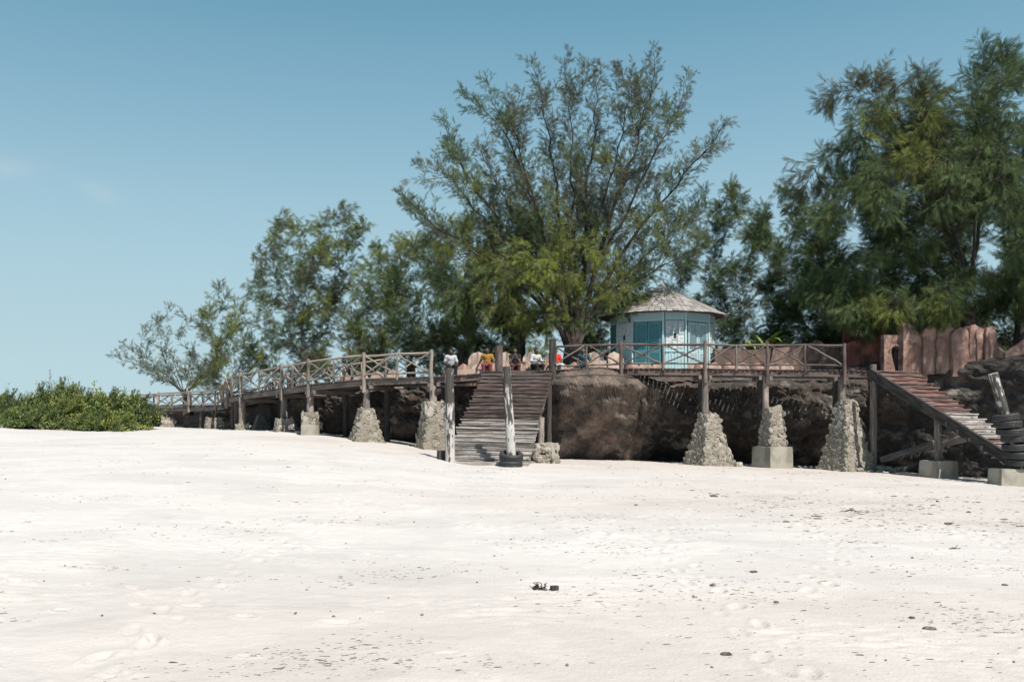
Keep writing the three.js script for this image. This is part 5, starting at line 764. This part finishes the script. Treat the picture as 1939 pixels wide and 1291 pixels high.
// ---------------------------------------------------------------- drift litter on the sand
{
  const r = rng(801), tw = mergeGeometries([tube([V(-0.5, 0, 0), V(-0.15, 0.03, 0.05), V(0.2, 0.02, -0.04), V(0.5, 0, 0.03)], [0.04, 0.055, 0.05, 0.02], 5, 3, 0.1), tube([V(0.0, 0.02, 0), V(0.18, 0.05, 0.14), V(0.3, 0.03, 0.25)], [0.035, 0.03, 0.012], 4, 4, 0.1)]);
  const place = (n, fn, geo, mats, name, label, size) => {
    const im = new THREE.InstancedMesh(geo, mats, n), m4 = new THREE.Matrix4(), c = new THREE.Color(); let k = 0, guard = 0;
    while (k < n && guard++ < n * 40) { const p = fn(); if (!p) continue; const [x, z, s, an] = p, q = quatY(an).multiply(new THREE.Quaternion().setFromAxisAngle(V(1, 0, 0), r() * 6.28)); m4.compose(V(x, sandH(x, z) + s * size, z), q, V(s, s * (0.5 + 0.6 * r()), s)); im.setMatrixAt(k, m4); const v = 0.45 + 1.1 * r(); im.setColorAt(k, c.setRGB(v * (0.9 + 0.2 * r()), v * 0.93, v * 0.82)); k++; }
    im.count = k; im.name = name; im.castShadow = im.receiveShadow = true; scene.add(im); im.userData = { kind: 'stuff', label, category: 'litter' };
  };
  const pt = (lo, hi) => { const d = lo * Math.pow(hi / lo, r()), x = (r() * 2 - 1) * 0.6 * d; return [x, -d]; };
  place(4200, () => { const [x, z] = pt(4.5, 34); const right = smooth(-0.25, 0.25, x / -z), m = -0.05 + 0.1 * right + 2.1 * Math.max(0, fbm(x * 0.45, z * 0.6, 61, 4)) ** 1.2; if (r() > m) return; if (-z > interp(CONTACT, x, 1) - 1.5) return; return [x, z, (0.02 + 0.06 * r() * r()) * Math.min(1.5, 0.75 - z * 0.028), (r() - 0.5) * 1.3 + 0.15]; }, tw, std({ color: new THREE.Color().setRGB(0.16, 0.135, 0.105) }), 'drift_twigs', 'tiny dry twigs and seaweed scraps scattered over the sand', 0.03);
  // the strand line at the right
  place(1000, () => { const x = 4.2 + r() * 9.6, d = 17.6 + (r() + r() + r() - 1.5) * 3.8 + (x - 9) * 0.1; if (r() > 0.35 + 2.2 * fbm(x * 0.7, d * 0.6, 66, 3)) return; return [x, -d, 0.035 + 0.2 * r() * r() * r(), (r() - 0.5) * 0.9]; }, tw, std({ color: new THREE.Color().setRGB(0.085, 0.072, 0.06) }), 'strand_line', 'band of dark seaweed and twigs along the right strand line', 0.03);
  place(160, () => { const [x, z] = pt(5, 33); if (-z > interp(CONTACT, x, 1) - 1.2) return; if (r() > 0.3 + 0.5 * fbm(x * 0.5, z * 0.6, 71, 2) + 0.4 * smooth(-4, 8, x)) return; return [x, z, 0.005 + 0.012 * r() * r(), r() * 6]; }, STONES[1], std({ color: new THREE.Color().setRGB(0.2, 0.18, 0.16) }), 'coral_pebbles', 'small coral pebbles strewn across the sand', 0.3);
  const groundD = (py, px) => { let d = 5; for (; d < 40; d += 0.02) { const x = PX(px, d); if (PY(py, d) <= sandBase(x, -d)) break; } return d; };
  const drift = [[1352, 941, 0.28, 0.13, 'dark square driftwood chunk on open sand below the slim pedestal'], [1325, 943, 0.34, 0.06, 'thin driftwood stick just left of the dark square chunk'], [1205, 957, 0.13, 0.08, 'lone black lump on sand below the red brown rock'], [1608, 966, 0.5, 0.06, 'longest driftwood stick in the right strand line'], [1796, 994, 0.24, 0.1, 'flat dark driftwood piece below the right strand line'], [1836, 972, 0.17, 0.09, 'rounded dark lump at the right end of the strand line'], [1776, 950, 0.12, 0.1, 'small pointed lump at the top of the right strand line'], [1490, 991, 0.2, 0.07, 'pale flat piece at the left end of the strand line'], [1904, 1109, 0.12, 0.05, 'small dark piece near the right edge in mid foreground'], [1351, 1109, 0.12, 0.06, 'brownish tuft of weed in the middle foreground sand'], [1428, 1085, 0.16, 0.05, 'flattened dark weed scrap right of the brownish tuft'], [1471, 1141, 0.09, 0.06, 'knotted dark weed lump below the flattened scrap'], [1376, 1240, 0.16, 0.05, 'pointed brown leaf scrap at the bottom of the picture'], [1762, 1190, 0.2, 0.05, 'greenish weed strand in the right foreground'], [1728, 1170, 0.1, 0.05, 'short dark stub above the greenish weed strand'], [1545, 976, 0.3, 0.07, 'dark forked piece left of the longest driftwood stick'], [1500, 975, 0.1, 0.06, 'small black piece in the left half of the strand line']];
  for (let [px, py, L, th, label] of drift) { L *= 0.62; th *= 0.55; const d = groundD(py, px), x = PX(px, d), y = sandH(x, -d), s = (px * 7) % 97; const g = L > 0.15 && th < 0.06 ? tube(stickPts(V(-L / 2, 0, 0), V(L / 2, 0, 0.04), 0.05, s, 6), (t) => th * 0.5 * (1 - 0.6 * t), 6, s, 0.15) : STONES[s % 6].clone().scale(L / 2.3, th / 2.1, L / 3); g.rotateY((s % 7) * 0.1 - 0.3); tag(mesh('driftwood_piece', g, s % 3 ? M.darkWood : M.greyWood, null, V(x, y + th * 0.12, -d)), label, 'driftwood', 'driftwood and weed on the sand'); }
  // seaweed clump with a small block, in the middle foreground
  { const d = groundD(1114, 1036), x = PX(1036, d), y = sandH(x, -d), g = thing('seaweed_clump', 'tangled seaweed clump caught on a dark block in middle foreground', 'seaweed', V(x, y, -d)), q = rng(91); g.scale.setScalar(0.72); mesh('block', roughBox(0.1, 0.055, 0.08, 2, 0.008), M.blackWood, g, V(0.1, 0.03, 0), quatY(0.3)); for (let i = 0; i < 26; i++) { const a = V(-0.1 + (q() - 0.5) * 0.2, 0.01 + q() * 0.05, (q() - 0.5) * 0.1), b = a.clone().add(V((q() - 0.5) * 0.22, (q() - 0.3) * 0.06, (q() - 0.5) * 0.16)); b.y = Math.max(0.005, b.y); pole('frond', a, b, 0.009, 0.004, i % 3 ? M.blackWood : M.darkWood, 0.04, g, 4, 4); } }
}
renderer.render(scene, camera);
